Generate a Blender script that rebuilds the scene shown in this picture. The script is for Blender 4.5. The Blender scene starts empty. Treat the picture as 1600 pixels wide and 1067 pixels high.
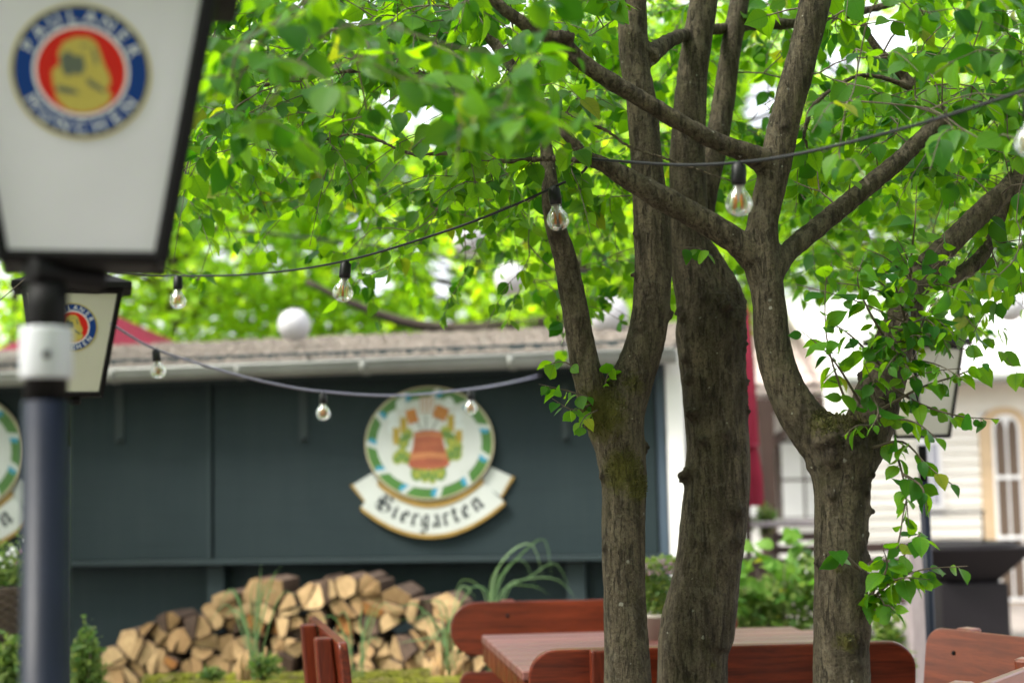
import bpy, math, random
import numpy as np
from mathutils import Vector, Matrix, noise

random.seed(11)
rng = np.random.default_rng(11)
scene = bpy.context.scene
COL = scene.collection
R = math.radians

# ------------------------------------------------------------------ camera
F_PX = 50.0 / 36.0 * 1600.0
PITCH, ROLL, EYE = R(4.93), R(1.2), 1.5
cam_d = bpy.data.cameras.new('camera')
cam_d.lens = 50.0
cam_d.sensor_width = 36.0
cam_d.clip_start = 0.05
cam_d.clip_end = 500.0
cam = bpy.data.objects.new('camera', cam_d)
COL.objects.link(cam)
CAM_R = Matrix.Rotation(R(90) + PITCH, 3, 'X') @ Matrix.Rotation(-ROLL, 3, 'Z')
cam.matrix_world = Matrix.Translation((0, 0, EYE)) @ CAM_R.to_4x4()
scene.camera = cam
cam_d.dof.use_dof = True
cam_d.dof.focus_distance = 3.9
cam_d.dof.aperture_fstop = 1.7
cam_d.dof.aperture_blades = 9

# ------------------------------------------------------------------ sky, sun, exposure
SUN_EL, SUN_AZ = 50.0, 248.0        # azimuth clockwise from +Y: from the left, a little behind the camera
world = bpy.data.worlds.new('World')
scene.world = world
world.use_nodes = True
wn = world.node_tree
wn.nodes.clear()
sky = wn.nodes.new('ShaderNodeTexSky')
sky.sky_type = 'NISHITA'
sky.sun_disc = False
sky.sun_elevation = R(SUN_EL)
sky.sun_rotation = R(SUN_AZ)
sky.dust_density = 4.0
sky.air_density = 1.0
hsv = wn.nodes.new('ShaderNodeHueSaturation')
hsv.inputs['Saturation'].default_value = 0.25
bg = wn.nodes.new('ShaderNodeBackground')
bg.inputs['Strength'].default_value = 0.15
wo = wn.nodes.new('ShaderNodeOutputWorld')
wn.links.new(sky.outputs['Color'], hsv.inputs['Color'])
wn.links.new(hsv.outputs['Color'], bg.inputs['Color'])
wn.links.new(bg.outputs['Background'], wo.inputs['Surface'])

sun_d = bpy.data.lights.new('sun', 'SUN')
sun_d.energy = 1.5
sun_d.angle = R(14)
sun_d.color = (1.0, 0.95, 0.86)
sun = bpy.data.objects.new('sun', sun_d)
COL.objects.link(sun)
sd = Vector((math.sin(R(SUN_AZ)) * math.cos(R(SUN_EL)), math.cos(R(SUN_AZ)) * math.cos(R(SUN_EL)), math.sin(R(SUN_EL))))
sun.rotation_euler = sd.to_track_quat('Z', 'Y').to_euler()
sun.location = sd * 30

scene.view_settings.view_transform = 'Standard'
scene.view_settings.look = 'None'
scene.view_settings.gamma = 1.0
scene.view_settings.exposure = 2.05
scene.view_settings.use_curve_mapping = False
scene.render.engine = 'CYCLES'
scene.cycles.max_bounces = 10
scene.cycles.transmission_bounces = 8
scene.cycles.transparent_max_bounces = 8
scene.cycles.caustics_reflective = False
scene.cycles.caustics_refractive = False
scene.cycles.sample_clamp_indirect = 6.0

# ------------------------------------------------------------------ geometry helpers
CR = np.array(CAM_R)
def ray(px, py):
    return CR @ np.array([(px - 800.0) / F_PX, (533.5 - py) / F_PX, -1.0])
def at(px, py, Y):
    """the point that shows at a photo pixel at distance Y (metres ahead of the camera)"""
    d = ray(px, py)
    return np.array([0, 0, EYE]) + d * (Y / d[1])
def proj(P):
    q = (np.asarray(P, float) - np.array([0, 0, EYE])) @ CR
    z = np.where(q[..., 2] > -1e-3, -1e-3, q[..., 2])
    return 800 - F_PX * q[..., 0] / z, 533.5 + F_PX * q[..., 1] / z, -q[..., 2]
UP = np.array([0, 0, 1.0])
def unit(v):
    v = np.asarray(v, float)
    n = np.linalg.norm(v, axis=-1, keepdims=True)
    return v / np.maximum(n, 1e-9)
def spline(P, n):
    """Catmull-Rom through the rows of P (any columns), n samples in all"""
    P = np.asarray(P, float)
    if len(P) < 3:
        t = np.linspace(0, 1, n)[:, None]
        return P[0] * (1 - t) + P[-1] * t
    Q = np.vstack([2 * P[0] - P[1], P, 2 * P[-1] - P[-2]])
    out = []
    for u in np.linspace(0, len(P) - 1 - 1e-6, n):
        i = int(u); t = u - i
        a, b, c, d = Q[i], Q[i + 1], Q[i + 2], Q[i + 3]
        out.append(0.5 * ((2 * b) + (c - a) * t + (2 * a - 5 * b + 4 * c - d) * t * t + (3 * b - a - 3 * c + d) * t ** 3))
    return np.array(out)

WO = {}          # world origin of every object whose children are given in world coordinates
def tag(o, label=None, cat=None, group=None, kind=None):
    if label: o['label'] = label
    if cat: o['category'] = cat
    if group: o['group'] = group
    if kind: o['kind'] = kind
    return o
def thing(name, label, cat, loc=(0, 0, 0), group=None, rz=0.0, local=False):
    o = bpy.data.objects.new(name, None)
    o.empty_display_size = 0.1
    o.location = loc
    o.rotation_euler = (0, 0, rz)
    COL.objects.link(o)
    WO[o.name] = np.zeros(3) if local else np.array(loc, float)
    return tag(o, label, cat, group)
def link(name, me, parent=None, mats=()):
    o = bpy.data.objects.new(name, me)
    for m in mats:
        me.materials.append(m)
    COL.objects.link(o)
    if parent is not None:
        o.parent = parent
    return o

class MB:
    def __init__(s):
        s.v, s.f, s.m, s.s = [], [], [], []
    def add(s, verts, faces, mi=0, smooth=False):
        b = len(s.v)
        s.v.extend([tuple(map(float, p)) for p in verts])
        for f in faces:
            s.f.append(tuple(b + i for i in f)); s.m.append(mi); s.s.append(smooth)
    def box(s, c, size, rot=None, mi=0):
        h = np.array(size, float) / 2
        V = np.array([[x, y, z] for x in (-1, 1) for y in (-1, 1) for z in (-1, 1)], float) * h
        if rot is not None:
            V = V @ np.array(rot).T
        s.add(V + np.array(c, float), [(0, 1, 3, 2), (4, 6, 7, 5), (0, 4, 5, 1), (2, 3, 7, 6), (0, 2, 6, 4), (1, 5, 7, 3)], mi)
    def tube(s, pts, rad, n=8, mi=0, caps=True, smooth=True):
        P = np.asarray(pts, float)
        rad = np.broadcast_to(np.asarray(rad, float), (len(P),))
        T = unit(np.gradient(P, axis=0))
        a = np.array([1.0, 0, 0]) if abs(T[0][0]) < 0.8 else np.array([0, 1.0, 0])
        u = unit(np.cross(T[0], a))
        V = []
        ang = np.linspace(0, 2 * math.pi, n, endpoint=False)
        for i in range(len(P)):
            u = unit(u - T[i] * np.dot(u, T[i]))
            w = np.cross(T[i], u)
            V.append(P[i] + rad[i] * (np.cos(ang)[:, None] * u + np.sin(ang)[:, None] * w))
        V = np.vstack(V)
        F = []
        for i in range(len(P) - 1):
            for j in range(n):
                k = (j + 1) % n
                F.append((i * n + j, i * n + k, (i + 1) * n + k, (i + 1) * n + j))
        if caps:
            F.append(tuple(range(n - 1, -1, -1)))
            F.append(tuple((len(P) - 1) * n + j for j in range(n)))
        s.add(V, F, mi, smooth)
    def lathe(s, prof, o=(0, 0, 0), n=20, mi=0, smooth=True, axis=None):
        V, F = [], []
        o = np.array(o, float)
        ang = np.linspace(0, 2 * math.pi, n, endpoint=False)
        for r, z in prof:
            for a in ang:
                V.append([r * math.cos(a), r * math.sin(a), z])
        V = np.array(V)
        if axis is not None:
            V = V @ np.array(axis).T
        for i in range(len(prof) - 1):
            for j in range(n):
                k = (j + 1) % n
                F.append((i * n + j, i * n + k, (i + 1) * n + k, (i + 1) * n + j))
        if prof[0][0] > 1e-4: F.append(tuple(range(n - 1, -1, -1)))
        if prof[-1][0] > 1e-4: F.append(tuple((len(prof) - 1) * n + j for j in range(n)))
        s.add(V + o, F, mi, smooth)
    def prism(s, poly, o, u, v, w, d0, d1, mi=0, mi_side=None, smooth=False):
        """poly (2-D) in the frame o,u,v; thickness from d0 to d1 along w (d1 is the face)"""
        o, u, v, w = (np.asarray(a, float) for a in (o, u, v, w))
        n = len(poly)
        A = np.array([o + u * x + v * y + w * d0 for x, y in poly])
        B = np.array([o + u * x + v * y + w * d1 for x, y in poly])
        s.add(np.vstack([A, B]), [tuple(range(n - 1, -1, -1)), tuple(range(n, 2 * n))], mi)
        b = len(s.v) - 2 * n
        for i in range(n):
            j = (i + 1) % n
            s.f.append((b + i, b + j, b + n + j, b + n + i)); s.m.append(mi if mi_side is None else mi_side); s.s.append(smooth)
    def ball(s, c, r, n=10, mi=0, sc=(1, 1, 1)):
        prof = [(math.sin(math.pi * i / n) * r, -math.cos(math.pi * i / n) * r) for i in range(n + 1)]
        b0 = len(s.v)
        s.lathe(prof, (0, 0, 0), n + 4, mi)
        for i in range(b0, len(s.v)):
            x, y, z = s.v[i]
            s.v[i] = (x * sc[0] + c[0], y * sc[1] + c[1], z * sc[2] + c[2])
    def mesh(s, name, off=(0, 0, 0)):
        me = bpy.data.meshes.new(name)
        V = np.array(s.v, float) - np.array(off, float)
        me.from_pydata(V.tolist(), [], s.f)
        me.polygons.foreach_set('material_index', s.m)
        me.polygons.foreach_set('use_smooth', s.s)
        me.update()
        return me
    def build(s, name, mats, parent=None, bevel=0.0, origin=None):
        mats = mats if isinstance(mats, (list, tuple)) else [mats]
        V = np.array(s.v, float)
        if parent is not None:
            off = WO.get(parent.name, np.zeros(3))
        elif origin is not None:
            off = np.array(origin, float)
        else:
            off = np.array([(V[:, 0].min() + V[:, 0].max()) / 2, (V[:, 1].min() + V[:, 1].max()) / 2, V[:, 2].min()])
        o = link(name, s.mesh(name, off), parent, mats)
        if parent is None:
            o.location = off
        WO[o.name] = off if parent is None else WO[parent.name]
        if bevel:
            b = o.modifiers.new('Bevel', 'BEVEL')
            b.width = bevel; b.segments = 2; b.limit_method = 'ANGLE'; b.angle_limit = R(40)
        return o

# ------------------------------------------------------------------ materials
class N:
    """tiny node-tree builder"""
    def __init__(s, name):
        s.m = bpy.data.materials.new(name)
        s.m.use_nodes = True
        s.t = s.m.node_tree
        s.t.nodes.clear()
        s.out = s.new('ShaderNodeOutputMaterial')
    def new(s, typ, **kw):
        n = s.t.nodes.new(typ)
        for k, v in kw.items():
            setattr(n, k, v)
        return n
    def set(s, node, **kw):
        for k, v in kw.items():
            k = k.replace('_', ' ')
            if hasattr(v, 'is_output') or isinstance(v, bpy.types.NodeSocket):
                s.t.links.new(v, node.inputs[k])
            else:
                node.inputs[k].default_value = v
        return node
    def link(s, a, b):
        s.t.links.new(a, b)
    def coords(s, scale=(1, 1, 1), kind='Object'):
        tc = s.new('ShaderNodeTexCoord')
        mp = s.new('ShaderNodeMapping')
        mp.inputs['Scale'].default_value = scale
        s.link(tc.outputs[kind], mp.inputs['Vector'])
        return mp.outputs['Vector']
    def noise(s, vec, scale, detail=4.0, rough=0.55, dist=0.0):
        n = s.new('ShaderNodeTexNoise')
        s.link(vec, n.inputs['Vector'])
        n.inputs['Scale'].default_value = scale
        n.inputs['Detail'].default_value = detail
        n.inputs['Roughness'].default_value = rough
        n.inputs['Distortion'].default_value = dist
        return n.outputs['Fac']
    def ramp(s, fac, lo, hi, a=0.0, b=1.0):
        n = s.new('ShaderNodeMapRange')
        n.inputs['From Min'].default_value = lo
        n.inputs['From Max'].default_value = hi
        n.inputs['To Min'].default_value = a
        n.inputs['To Max'].default_value = b
        s.link(fac, n.inputs['Value'])
        return n.outputs['Result']
    def mix(s, fac, a, b, typ='MIX'):
        n = s.new('ShaderNodeMix', data_type='RGBA', blend_type=typ)
        for sock, v in ((n.inputs[0], fac), (n.inputs[6], a), (n.inputs[7], b)):
            if isinstance(v, bpy.types.NodeSocket): s.link(v, sock)
            elif isinstance(v, (int, float)): sock.default_value = v
            else: sock.default_value = (*v, 1.0)
        return n.outputs[2]
    def math(s, op, a, b=0.0):
        n = s.new('ShaderNodeMath', operation=op)
        for i, v in enumerate((a, b)):
            if isinstance(v, bpy.types.NodeSocket): s.link(v, n.inputs[i])
            else: n.inputs[i].default_value = v
        return n.outputs[0]
    def attr(s, name):
        n = s.new('ShaderNodeAttribute', attribute_name=name)
        return n.outputs['Fac']
    def bump(s, h, strength=0.3, dist=0.01):
        n = s.new('ShaderNodeBump')
        n.inputs['Strength'].default_value = strength
        n.inputs['Distance'].default_value = dist
        s.link(h, n.inputs['Height'])
        return n.outputs['Normal']
    def principled(s, col, rough=0.6, normal=None, metallic=0.0, spec=0.5, coat=0.0, crough=0.2):
        p = s.new('ShaderNodeBsdfPrincipled')
        if isinstance(col, bpy.types.NodeSocket): s.link(col, p.inputs['Base Color'])
        else: p.inputs['Base Color'].default_value = (*col, 1)
        if isinstance(rough, bpy.types.NodeSocket): s.link(rough, p.inputs['Roughness'])
        else: p.inputs['Roughness'].default_value = rough
        p.inputs['Metallic'].default_value = metallic
        p.inputs['Specular IOR Level'].default_value = spec
        p.inputs['Coat Weight'].default_value = coat
        p.inputs['Coat Roughness'].default_value = crough
        if normal is not None: s.link(normal, p.inputs['Normal'])
        return p
    def done(s, shader):
        s.link(shader.outputs[0], s.out.inputs['Surface'])
        return s.m

def mat_plain(name, c, rough=0.5, var=0.18, scale=9.0, bump=0.15, metallic=0.0, spec=0.5, coat=0.0, stretch=(1, 1, 1), rnd=0.0):
    n = N(name)
    v = n.coords(stretch)
    f = n.noise(v, scale, 5)
    fine = n.noise(v, scale * 9, 3)
    a = tuple(x * (1 - var) for x in c); b = tuple(min(1, x * (1 + var)) for x in c)
    colr = n.mix(n.ramp(f, 0.3, 0.7), a, b)
    if rnd:
        oi = n.new('ShaderNodeObjectInfo')
        k = n.ramp(oi.outputs['Random'], 0, 1, 1 - rnd, 1 + rnd)
        cc = n.new('ShaderNodeCombineColor')
        for i in range(3): n.link(k, cc.inputs[i])
        colr = n.mix(1.0, colr, cc.outputs[0], 'MULTIPLY')
    nr = n.bump(fine, bump, 0.004) if bump else None
    return n.done(n.principled(colr, n.ramp(f, 0.2, 0.8, max(0.02, rough - 0.08), min(1, rough + 0.08)), nr, metallic, spec, coat))

def mat_wood(name, c1, c2, rough=0.38, axis=0, coat=0.35, ring=5.0, rnd=0.15, spec=0.5, crough=0.2):
    n = N(name)
    st = [9.0, 9.0, 9.0]; st[axis] = 0.7
    v = n.coords(tuple(st))
    oi = n.new('ShaderNodeObjectInfo')
    va = n.new('ShaderNodeVectorMath', operation='ADD')
    cx = n.new('ShaderNodeCombineXYZ')
    sh = n.math('MULTIPLY', oi.outputs['Random'], 37.0)
    for i in range(3): n.link(sh, cx.inputs[i])
    n.link(v, va.inputs[0]); n.link(cx.outputs[0], va.inputs[1])
    v = va.outputs[0]
    g = n.noise(v, ring, 6, 0.6, 0.6)
    fine = n.noise(v, ring * 7, 4, 0.6)
    colr = n.mix(n.ramp(g, 0.32, 0.68), c1, c2)
    colr = n.mix(n.ramp(fine, 0.5, 0.75, 0.0, 0.45), colr, tuple(x * 0.45 for x in c1))
    k = n.ramp(oi.outputs['Random'], 0, 1, 1 - rnd, 1 + rnd)
    cc = n.new('ShaderNodeCombineColor')
    for i in range(3): n.link(k, cc.inputs[i])
    colr = n.mix(1.0, colr, cc.outputs[0], 'MULTIPLY')
    return n.done(n.principled(colr, n.ramp(g, 0.2, 0.8, rough - 0.06, rough + 0.12), n.bump(fine, 0.18, 0.003), 0, spec, coat, crough))

def mat_leaf(name, d0, d1, t0, t1, per_object=False, rough=0.5, bump=True):
    n = N(name)
    if per_object:
        oi = n.new('ShaderNodeObjectInfo')
        var = oi.outputs['Random']
    else:
        var = n.attr('var')
    vec = n.coords(kind='UV')
    sep = n.new('ShaderNodeSeparateXYZ'); n.link(vec, sep.inputs[0])
    ax = n.math('ABSOLUTE', n.math('SUBTRACT', sep.outputs['X'], 0.5))
    rib = n.ramp(ax, 0.0, 0.035, 1.0, 0.0)
    vein = n.math('SINE', n.math('MULTIPLY', n.math('SUBTRACT', sep.outputs['Y'], n.math('MULTIPLY', ax, 0.55)), 50.0))
    vein = n.ramp(vein, 0.80, 1.0, 0.0, 0.55)
    ribs = n.math('MAXIMUM', rib, vein)
    cd = n.mix(var, d0, d1)
    ct = n.mix(var, t0, t1)
    vv = n.math('FRACT', n.math('MULTIPLY', var, 7.31))
    yel = n.ramp(vv, .975, .99, 0, .5)
    cd = n.mix(yel, cd, (0.12, 0.11, 0.01)); ct = n.mix(yel, ct, (0.42, 0.38, 0.01))
    cd = n.mix(n.math('MULTIPLY', ribs, 0.35), cd, tuple(min(1, x * 1.9) for x in d1))
    ct = n.mix(n.math('MULTIPLY', ribs, 0.4), ct, tuple(x * 0.55 for x in t0))
    nr = n.bump(ribs, 0.25, 0.002) if bump else None
    p = n.principled(cd, rough, nr, 0, 0.12)
    tr = n.new('ShaderNodeBsdfTranslucent')
    n.link(ct, tr.inputs['Color'])
    ad = n.new('ShaderNodeAddShader')
    n.link(p.outputs[0], ad.inputs[0]); n.link(tr.outputs[0], ad.inputs[1])
    return n.done(ad)

def mat_bark(name, c1, c2):
    n = N(name)
    v = n.coords((1, 1, 1))
    vs = n.coords((1, 1, 0.16))
    big = n.noise(v, 5, 4)
    streak = n.noise(vs, 46, 6, 0.65, 0.4)
    grit = n.noise(v, 130, 4, 0.65)
    colr = n.mix(n.ramp(streak, 0.38, 0.62), c1, c2)
    colr = n.mix(n.ramp(big, 0.35, 0.7, 0.0, 0.45), colr, tuple(x * 0.55 for x in c1))
    colr = n.mix(n.ramp(grit, 0.48, 0.62, 0.0, 0.6), colr, tuple(x * 0.4 for x in c1))
    pale = n.noise(v, 240, 3, 0.7)
    colr = n.mix(n.ramp(pale, 0.58, 0.70, 0.0, 0.45), colr, (0.16, 0.145, 0.105))
    # pale lichen flecks
    vo = n.new('ShaderNodeTexVoronoi'); vo.inputs['Scale'].default_value = 42; vo.inputs['Randomness'].default_value = 1.0
    n.link(v, vo.inputs['Vector'])
    sepc = n.new('ShaderNodeSeparateColor'); n.link(vo.outputs['Color'], sepc.inputs[0])
    size = n.ramp(sepc.outputs['Red'], 0.55, 1.0, -0.1, 0.36)
    grit2 = n.noise(v, 70, 3, 0.6)
    patch = n.ramp(n.noise(v, 3.2, 3, 0.5), 0.36, 0.58)
    fleck = n.math('LESS_THAN', n.math('ADD', vo.outputs['Distance'], n.math('MULTIPLY', n.math('SUBTRACT', grit2, 0.3), 0.5)), n.math('MULTIPLY', size, patch))
    colr = n.mix(n.math('MULTIPLY', fleck, 0.6), colr, (0.27, 0.27, 0.225))
    grey = n.ramp(n.noise(v, 17, 6, 0.75, 0.8), 0.52, 0.64, 0.0, 0.55)
    colr = n.mix(grey, colr, (0.105, 0.093, 0.066))
    fiss = n.ramp(n.noise(vs, 95, 5, 0.72, 0.5), 0.56, 0.64, 0.0, 0.7)
    colr = n.mix(fiss, colr, (0.020, 0.016, 0.010))
    alg = n.ramp(n.noise(v, 11, 5, 0.7), 0.5, 0.72, 0.0, 0.5)
    colr = n.mix(alg, colr, (0.052, 0.050, 0.022))
    moss = n.attr('moss')
    dark = n.attr('dark')
    mf = n.ramp(n.math('ADD', moss, n.math('MULTIPLY', n.math('SUBTRACT', n.noise(v, 55, 4, 0.7), 0.5), 0.9)), 0.35, 0.7)
    colr = n.mix(n.math('MULTIPLY', dark, 0.8), colr, (0.028, 0.022, 0.015))
    mc = n.mix(n.noise(v, 28, 3), (0.032, 0.034, 0.006), (0.10, 0.095, 0.014))
    colr = n.mix(n.math('MULTIPLY', mf, 0.85), colr, mc)
    h = n.math('ADD', n.math('MULTIPLY', streak, 0.8), n.math('MULTIPLY', grit, 0.5))
    return n.done(n.principled(colr, 0.88, n.bump(n.math('SUBTRACT', h, n.math('MULTIPLY', fiss, 0.9)), 1.0, 0.010), 0, 0.2))

def mat_glass(name):
    n = N(name)
    g = n.new('ShaderNodeBsdfGlass')
    g.inputs['Roughness'].default_value = 0.0
    g.inputs['IOR'].default_value = 1.45
    t = n.new('ShaderNodeBsdfTransparent')
    mx = n.new('ShaderNodeMixShader'); mx.inputs[0].default_value = 0.42
    n.link(t.outputs[0], mx.inputs[1]); n.link(g.outputs[0], mx.inputs[2])
    return n.done(mx)

def mat_milk(name, c, t):
    n = N(name)
    v = n.coords()
    f = n.noise(v, 7, 4)
    colr = n.mix(n.ramp(f, 0.3, 0.7), tuple(x * 0.94 for x in c), c)
    p = n.principled(colr, 0.35)
    tr = n.new('ShaderNodeBsdfTranslucent'); tr.inputs['Color'].default_value = (*t, 1)
    ad = n.new('ShaderNodeAddShader')
    n.link(p.outputs[0], ad.inputs[0]); n.link(tr.outputs[0], ad.inputs[1])
    return n.done(ad)

M = {}
M['bark'] = mat_bark('bark', (0.034, 0.027, 0.016), (0.114, 0.093, 0.060))
M['twig'] = mat_plain('twig_bark', (0.085, 0.065, 0.045), 0.8, 0.35, 30)
M['far_bark'] = mat_plain('far_bark', (0.04, 0.028, 0.02), 0.9, 0.3, 12)
LEAF = dict(d0=(0.004, 0.032, 0.003), d1=(0.020, 0.075, 0.004), t0=(0.028, 0.125, 0.001), t1=(0.235, 0.43, 0.002))
M['leaf'] = mat_leaf('tree_leaf', **LEAF)
M['leaf_one'] = mat_leaf('tree_leaf_single', **LEAF, per_object=True)
M['far_leaf'] = mat_leaf('far_tree_leaf', (0.05, 0.11, 0.006), (0.10, 0.18, 0.010), (0.19, 0.36, 0.004), (0.44, 0.60, 0.008), rough=0.6, bump=False)
M['herb_leaf'] = mat_leaf('herb_leaf', (0.03, 0.085, 0.015), (0.08, 0.15, 0.025), (0.06, 0.15, 0.012), (0.15, 0.26, 0.025), per_object=True)
M['herb_mass'] = mat_leaf('herb_mass_leaf', (0.03, 0.075, 0.018), (0.11, 0.14, 0.04), (0.05, 0.12, 0.015), (0.16, 0.21, 0.035), bump=False)
M['blade'] = mat_leaf('blade_leaf', (0.05, 0.10, 0.045), (0.15, 0.22, 0.12), (0.05, 0.12, 0.02), (0.12, 0.20, 0.05), per_object=True, bump=False)
M['ground'] = mat_plain('ground_gravel', (0.22, 0.19, 0.17), 0.95, 0.3, 6, 0.6)
M['slate_paint'] = mat_plain('dark_slate_green_paint', (0.0145, 0.0245, 0.0275), 0.7, 0.25, 1.6, 0.12, spec=0.2, rnd=0.08)
def mat_wall():
    n = N('dark_slate_green_cladding')
    v = n.coords(); vs = n.coords((7, 7, .45)); vb = n.coords((.6, .6, 14))
    oi = n.new('ShaderNodeObjectInfo')
    big = n.noise(v, 1.4, 5, .6); st = n.noise(vs, 2.2, 5, .65); gr = n.noise(vb, 3.0, 4, .6)
    c = n.mix(n.ramp(big, .3, .7), (0.0125, 0.0235, 0.027), (0.018, 0.030, 0.033))
    c = n.mix(n.ramp(st, .55, .75, 0, .35), c, (0.030, 0.042, 0.042))
    c = n.mix(n.ramp(gr, .52, .72, 0, .4), c, (0.009, 0.016, 0.018))
    spl = n.ramp(n.noise(v, 60, 3, .7), .68, .75, 0, .5)
    c = n.mix(spl, c, (0.04, 0.05, 0.048))
    return n.done(n.principled(c, n.ramp(st, .3, .7, .6, .8), n.bump(gr, .25, .004), 0, .22))
M['slate_paint'] = mat_wall()
M['slate_trim'] = mat_plain('dark_slate_trim_paint', (0.018, 0.031, 0.034), 0.65, 0.15, 3, 0.15, spec=0.3)
M['strap'] = mat_plain('blackened_strap', (0.015, 0.026, 0.028), 0.7, 0.2, 14)
M['zinc'] = mat_plain('weathered_gutter', (0.24, 0.25, 0.23), 0.42, 0.2, 3, 0.1)
M['roof_felt'] = mat_plain('roof_gravel', (0.125, 0.108, 0.088), 0.95, 0.5, 16, 0.9)
M['chip'] = mat_plain('roof_chippings', (0.145, 0.122, 0.10), 0.95, 0.4, 20, 0.2, rnd=0.2)
M['white_paint'] = mat_plain('white_paint', (0.78, 0.77, 0.75), 0.5, 0.05, 4)
M['blue_trim'] = mat_plain('blue_grey_trim', (0.045, 0.07, 0.10), 0.5, 0.1, 4)
M['post'] = mat_plain('dark_post_paint', (0.006, 0.009, 0.020), 0.45, 0.2, 5, 0.1, spec=0.18)
M['black_metal'] = mat_plain('black_lantern_metal', (0.004, 0.0037, 0.004), 0.55, 0.2, 8, 0.08, spec=0.14)
M['collar'] = mat_plain('white_collar', (0.44, 0.45, 0.48), 0.45, 0.06, 8)
M['milk'] = mat_milk('milk_glass', (0.56, 0.545, 0.60), (0.10, 0.10, 0.10))
M['globe'] = mat_milk('globe_glass', (0.42, 0.41, 0.43), (0.14, 0.14, 0.14))
M['gold'] = mat_plain('print_gold', (0.40, 0.33, 0.075), 0.6, 0.1, 30, 0, spec=0.15)
M['blue'] = mat_plain('print_blue', (0.004, 0.032, 0.165), 0.6, 0.06, 30, 0, spec=0.15)
M['red'] = mat_plain('print_red', (0.46, 0.014, 0.008), 0.6, 0.06, 30, 0, spec=0.15)
M['print_white'] = mat_plain('print_white', (0.70, 0.71, 0.70), 0.5, 0.03, 30, 0)
M['print_dark'] = mat_plain('print_dark', (0.07, 0.085, 0.06), 0.5, 0.1, 30, 0)
M['sign_white'] = mat_plain('sign_white', (0.46, 0.49, 0.46), 0.45, 0.04, 8, 0.02)
M['sign_green'] = mat_plain('sign_green', (0.048, 0.145, 0.022), 0.45, 0.12, 12, 0.02)
M['sign_blue'] = mat_plain('sign_blue', (0.02, 0.23, 0.36), 0.45, 0.1, 20, 0.02)
M['sign_gold'] = mat_plain('sign_gold', (0.27, 0.17, 0.035), 0.45, 0.15, 12, 0.02)
M['sign_pale_gold'] = mat_plain('sign_pale_gold', (0.45, 0.40, 0.26), 0.45, 0.12, 12, 0.02)
M['sign_ink'] = mat_plain('sign_ink', (0.006, 0.012, 0.017), 0.6, 0.1, 20, 0, spec=0.15)
M['vat'] = mat_plain('sign_vat', (0.30, 0.085, 0.035), 0.5, 0.25, 9, 0)
M['vat_band'] = mat_plain('sign_vat_band', (0.42, 0.165, 0.06), 0.5, 0.12, 9, 0)
M['vat_ink'] = mat_plain('sign_vat_ink', (0.25, 0.045, 0.025), 0.5, 0.1, 9, 0)
M['shovel'] = mat_plain('sign_shovel', (0.36, 0.135, 0.02), 0.5, 0.2, 12, 0)
M['hop_a'] = mat_plain('sign_hop_green', (0.085, 0.17, 0.03), 0.5, 0.2, 40, 0)
M['hop_b'] = mat_plain('sign_hop_lime', (0.25, 0.28, 0.035), 0.5, 0.2, 40, 0)
M['barley'] = mat_plain('sign_barley', (0.34, 0.24, 0.025), 0.5, 0.2, 40, 0)
M['pale_hop'] = mat_plain('sign_pale_hop', (0.52, 0.57, 0.55), 0.5, 0.05, 40, 0)
M['cable'] = mat_plain('black_cable', (0.010, 0.011, 0.013), 0.5, 0.1, 20, 0, spec=0.25)
M['pale_cable'] = mat_plain('pale_cable', (0.24, 0.24, 0.33), 0.5, 0.1, 20, 0)
M['socket'] = mat_plain('black_socket', (0.005, 0.005, 0.006), 0.42, 0.1, 20, 0, spec=0.25)
M['bulb_glass'] = mat_glass('bulb_glass')
M['filament'] = mat_plain('filament_strip', (0.80, 0.26, 0.02), 0.6, 0.05, 20, 0)
M['stem_glass'] = mat_plain('filament_stem', (0.65, 0.62, 0.55), 0.3, 0.05, 20, 0)
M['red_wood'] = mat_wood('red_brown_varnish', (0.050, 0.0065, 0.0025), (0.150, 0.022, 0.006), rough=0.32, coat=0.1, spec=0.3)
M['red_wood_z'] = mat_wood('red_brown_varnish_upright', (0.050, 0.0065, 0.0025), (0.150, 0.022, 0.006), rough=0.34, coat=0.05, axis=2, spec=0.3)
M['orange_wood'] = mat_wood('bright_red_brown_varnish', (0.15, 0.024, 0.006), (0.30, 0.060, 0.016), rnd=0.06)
M['table_wood'] = mat_wood('table_varnish', (0.10, 0.023, 0.016), (0.19, 0.055, 0.040), rough=0.5, coat=1.0, crough=0.5)
M['grey_wood'] = mat_wood('grey_weathered_wood', (0.20, 0.165, 0.17), (0.32, 0.28, 0.28), rough=0.8, coat=0, axis=2)
M['dark_timber'] = mat_wood('dark_timber', (0.022, 0.010, 0.007), (0.048, 0.023, 0.016), rough=0.7, coat=0, axis=2)
M['log_bark'] = mat_plain('log_bark', (0.095, 0.058, 0.038), 0.9, 0.45, 22, 0.6, rnd=0.25)
M['soil'] = mat_plain('soil', (0.035, 0.027, 0.02), 0.95, 0.4, 40, 0.6)
M['wicker'] = mat_plain('wicker_strands', (0.10, 0.07, 0.05), 0.7, 0.35, 40, 0.2)
M['clay_pot'] = mat_plain('grey_pot', (0.40, 0.35, 0.31), 0.7, 0.1, 12)
M['petal'] = mat_plain('pink_petals', (0.42, 0.20, 0.34), 0.6, 0.2, 60, 0)
M['straw'] = mat_plain('dry_straw', (0.50, 0.32, 0.15), 0.85, 0.3, 30, 0.1)
M['red_cloth'] = mat_plain('red_parasol_cloth', (0.24, 0.010, 0.034), 0.85, 0.1, 6, 0.05)
M['dark_red_cloth'] = mat_plain('dark_red_parasol_cloth', (0.105, 0.004, 0.017), 0.9, 0.1, 6, 0.05, spec=0.2)
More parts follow.
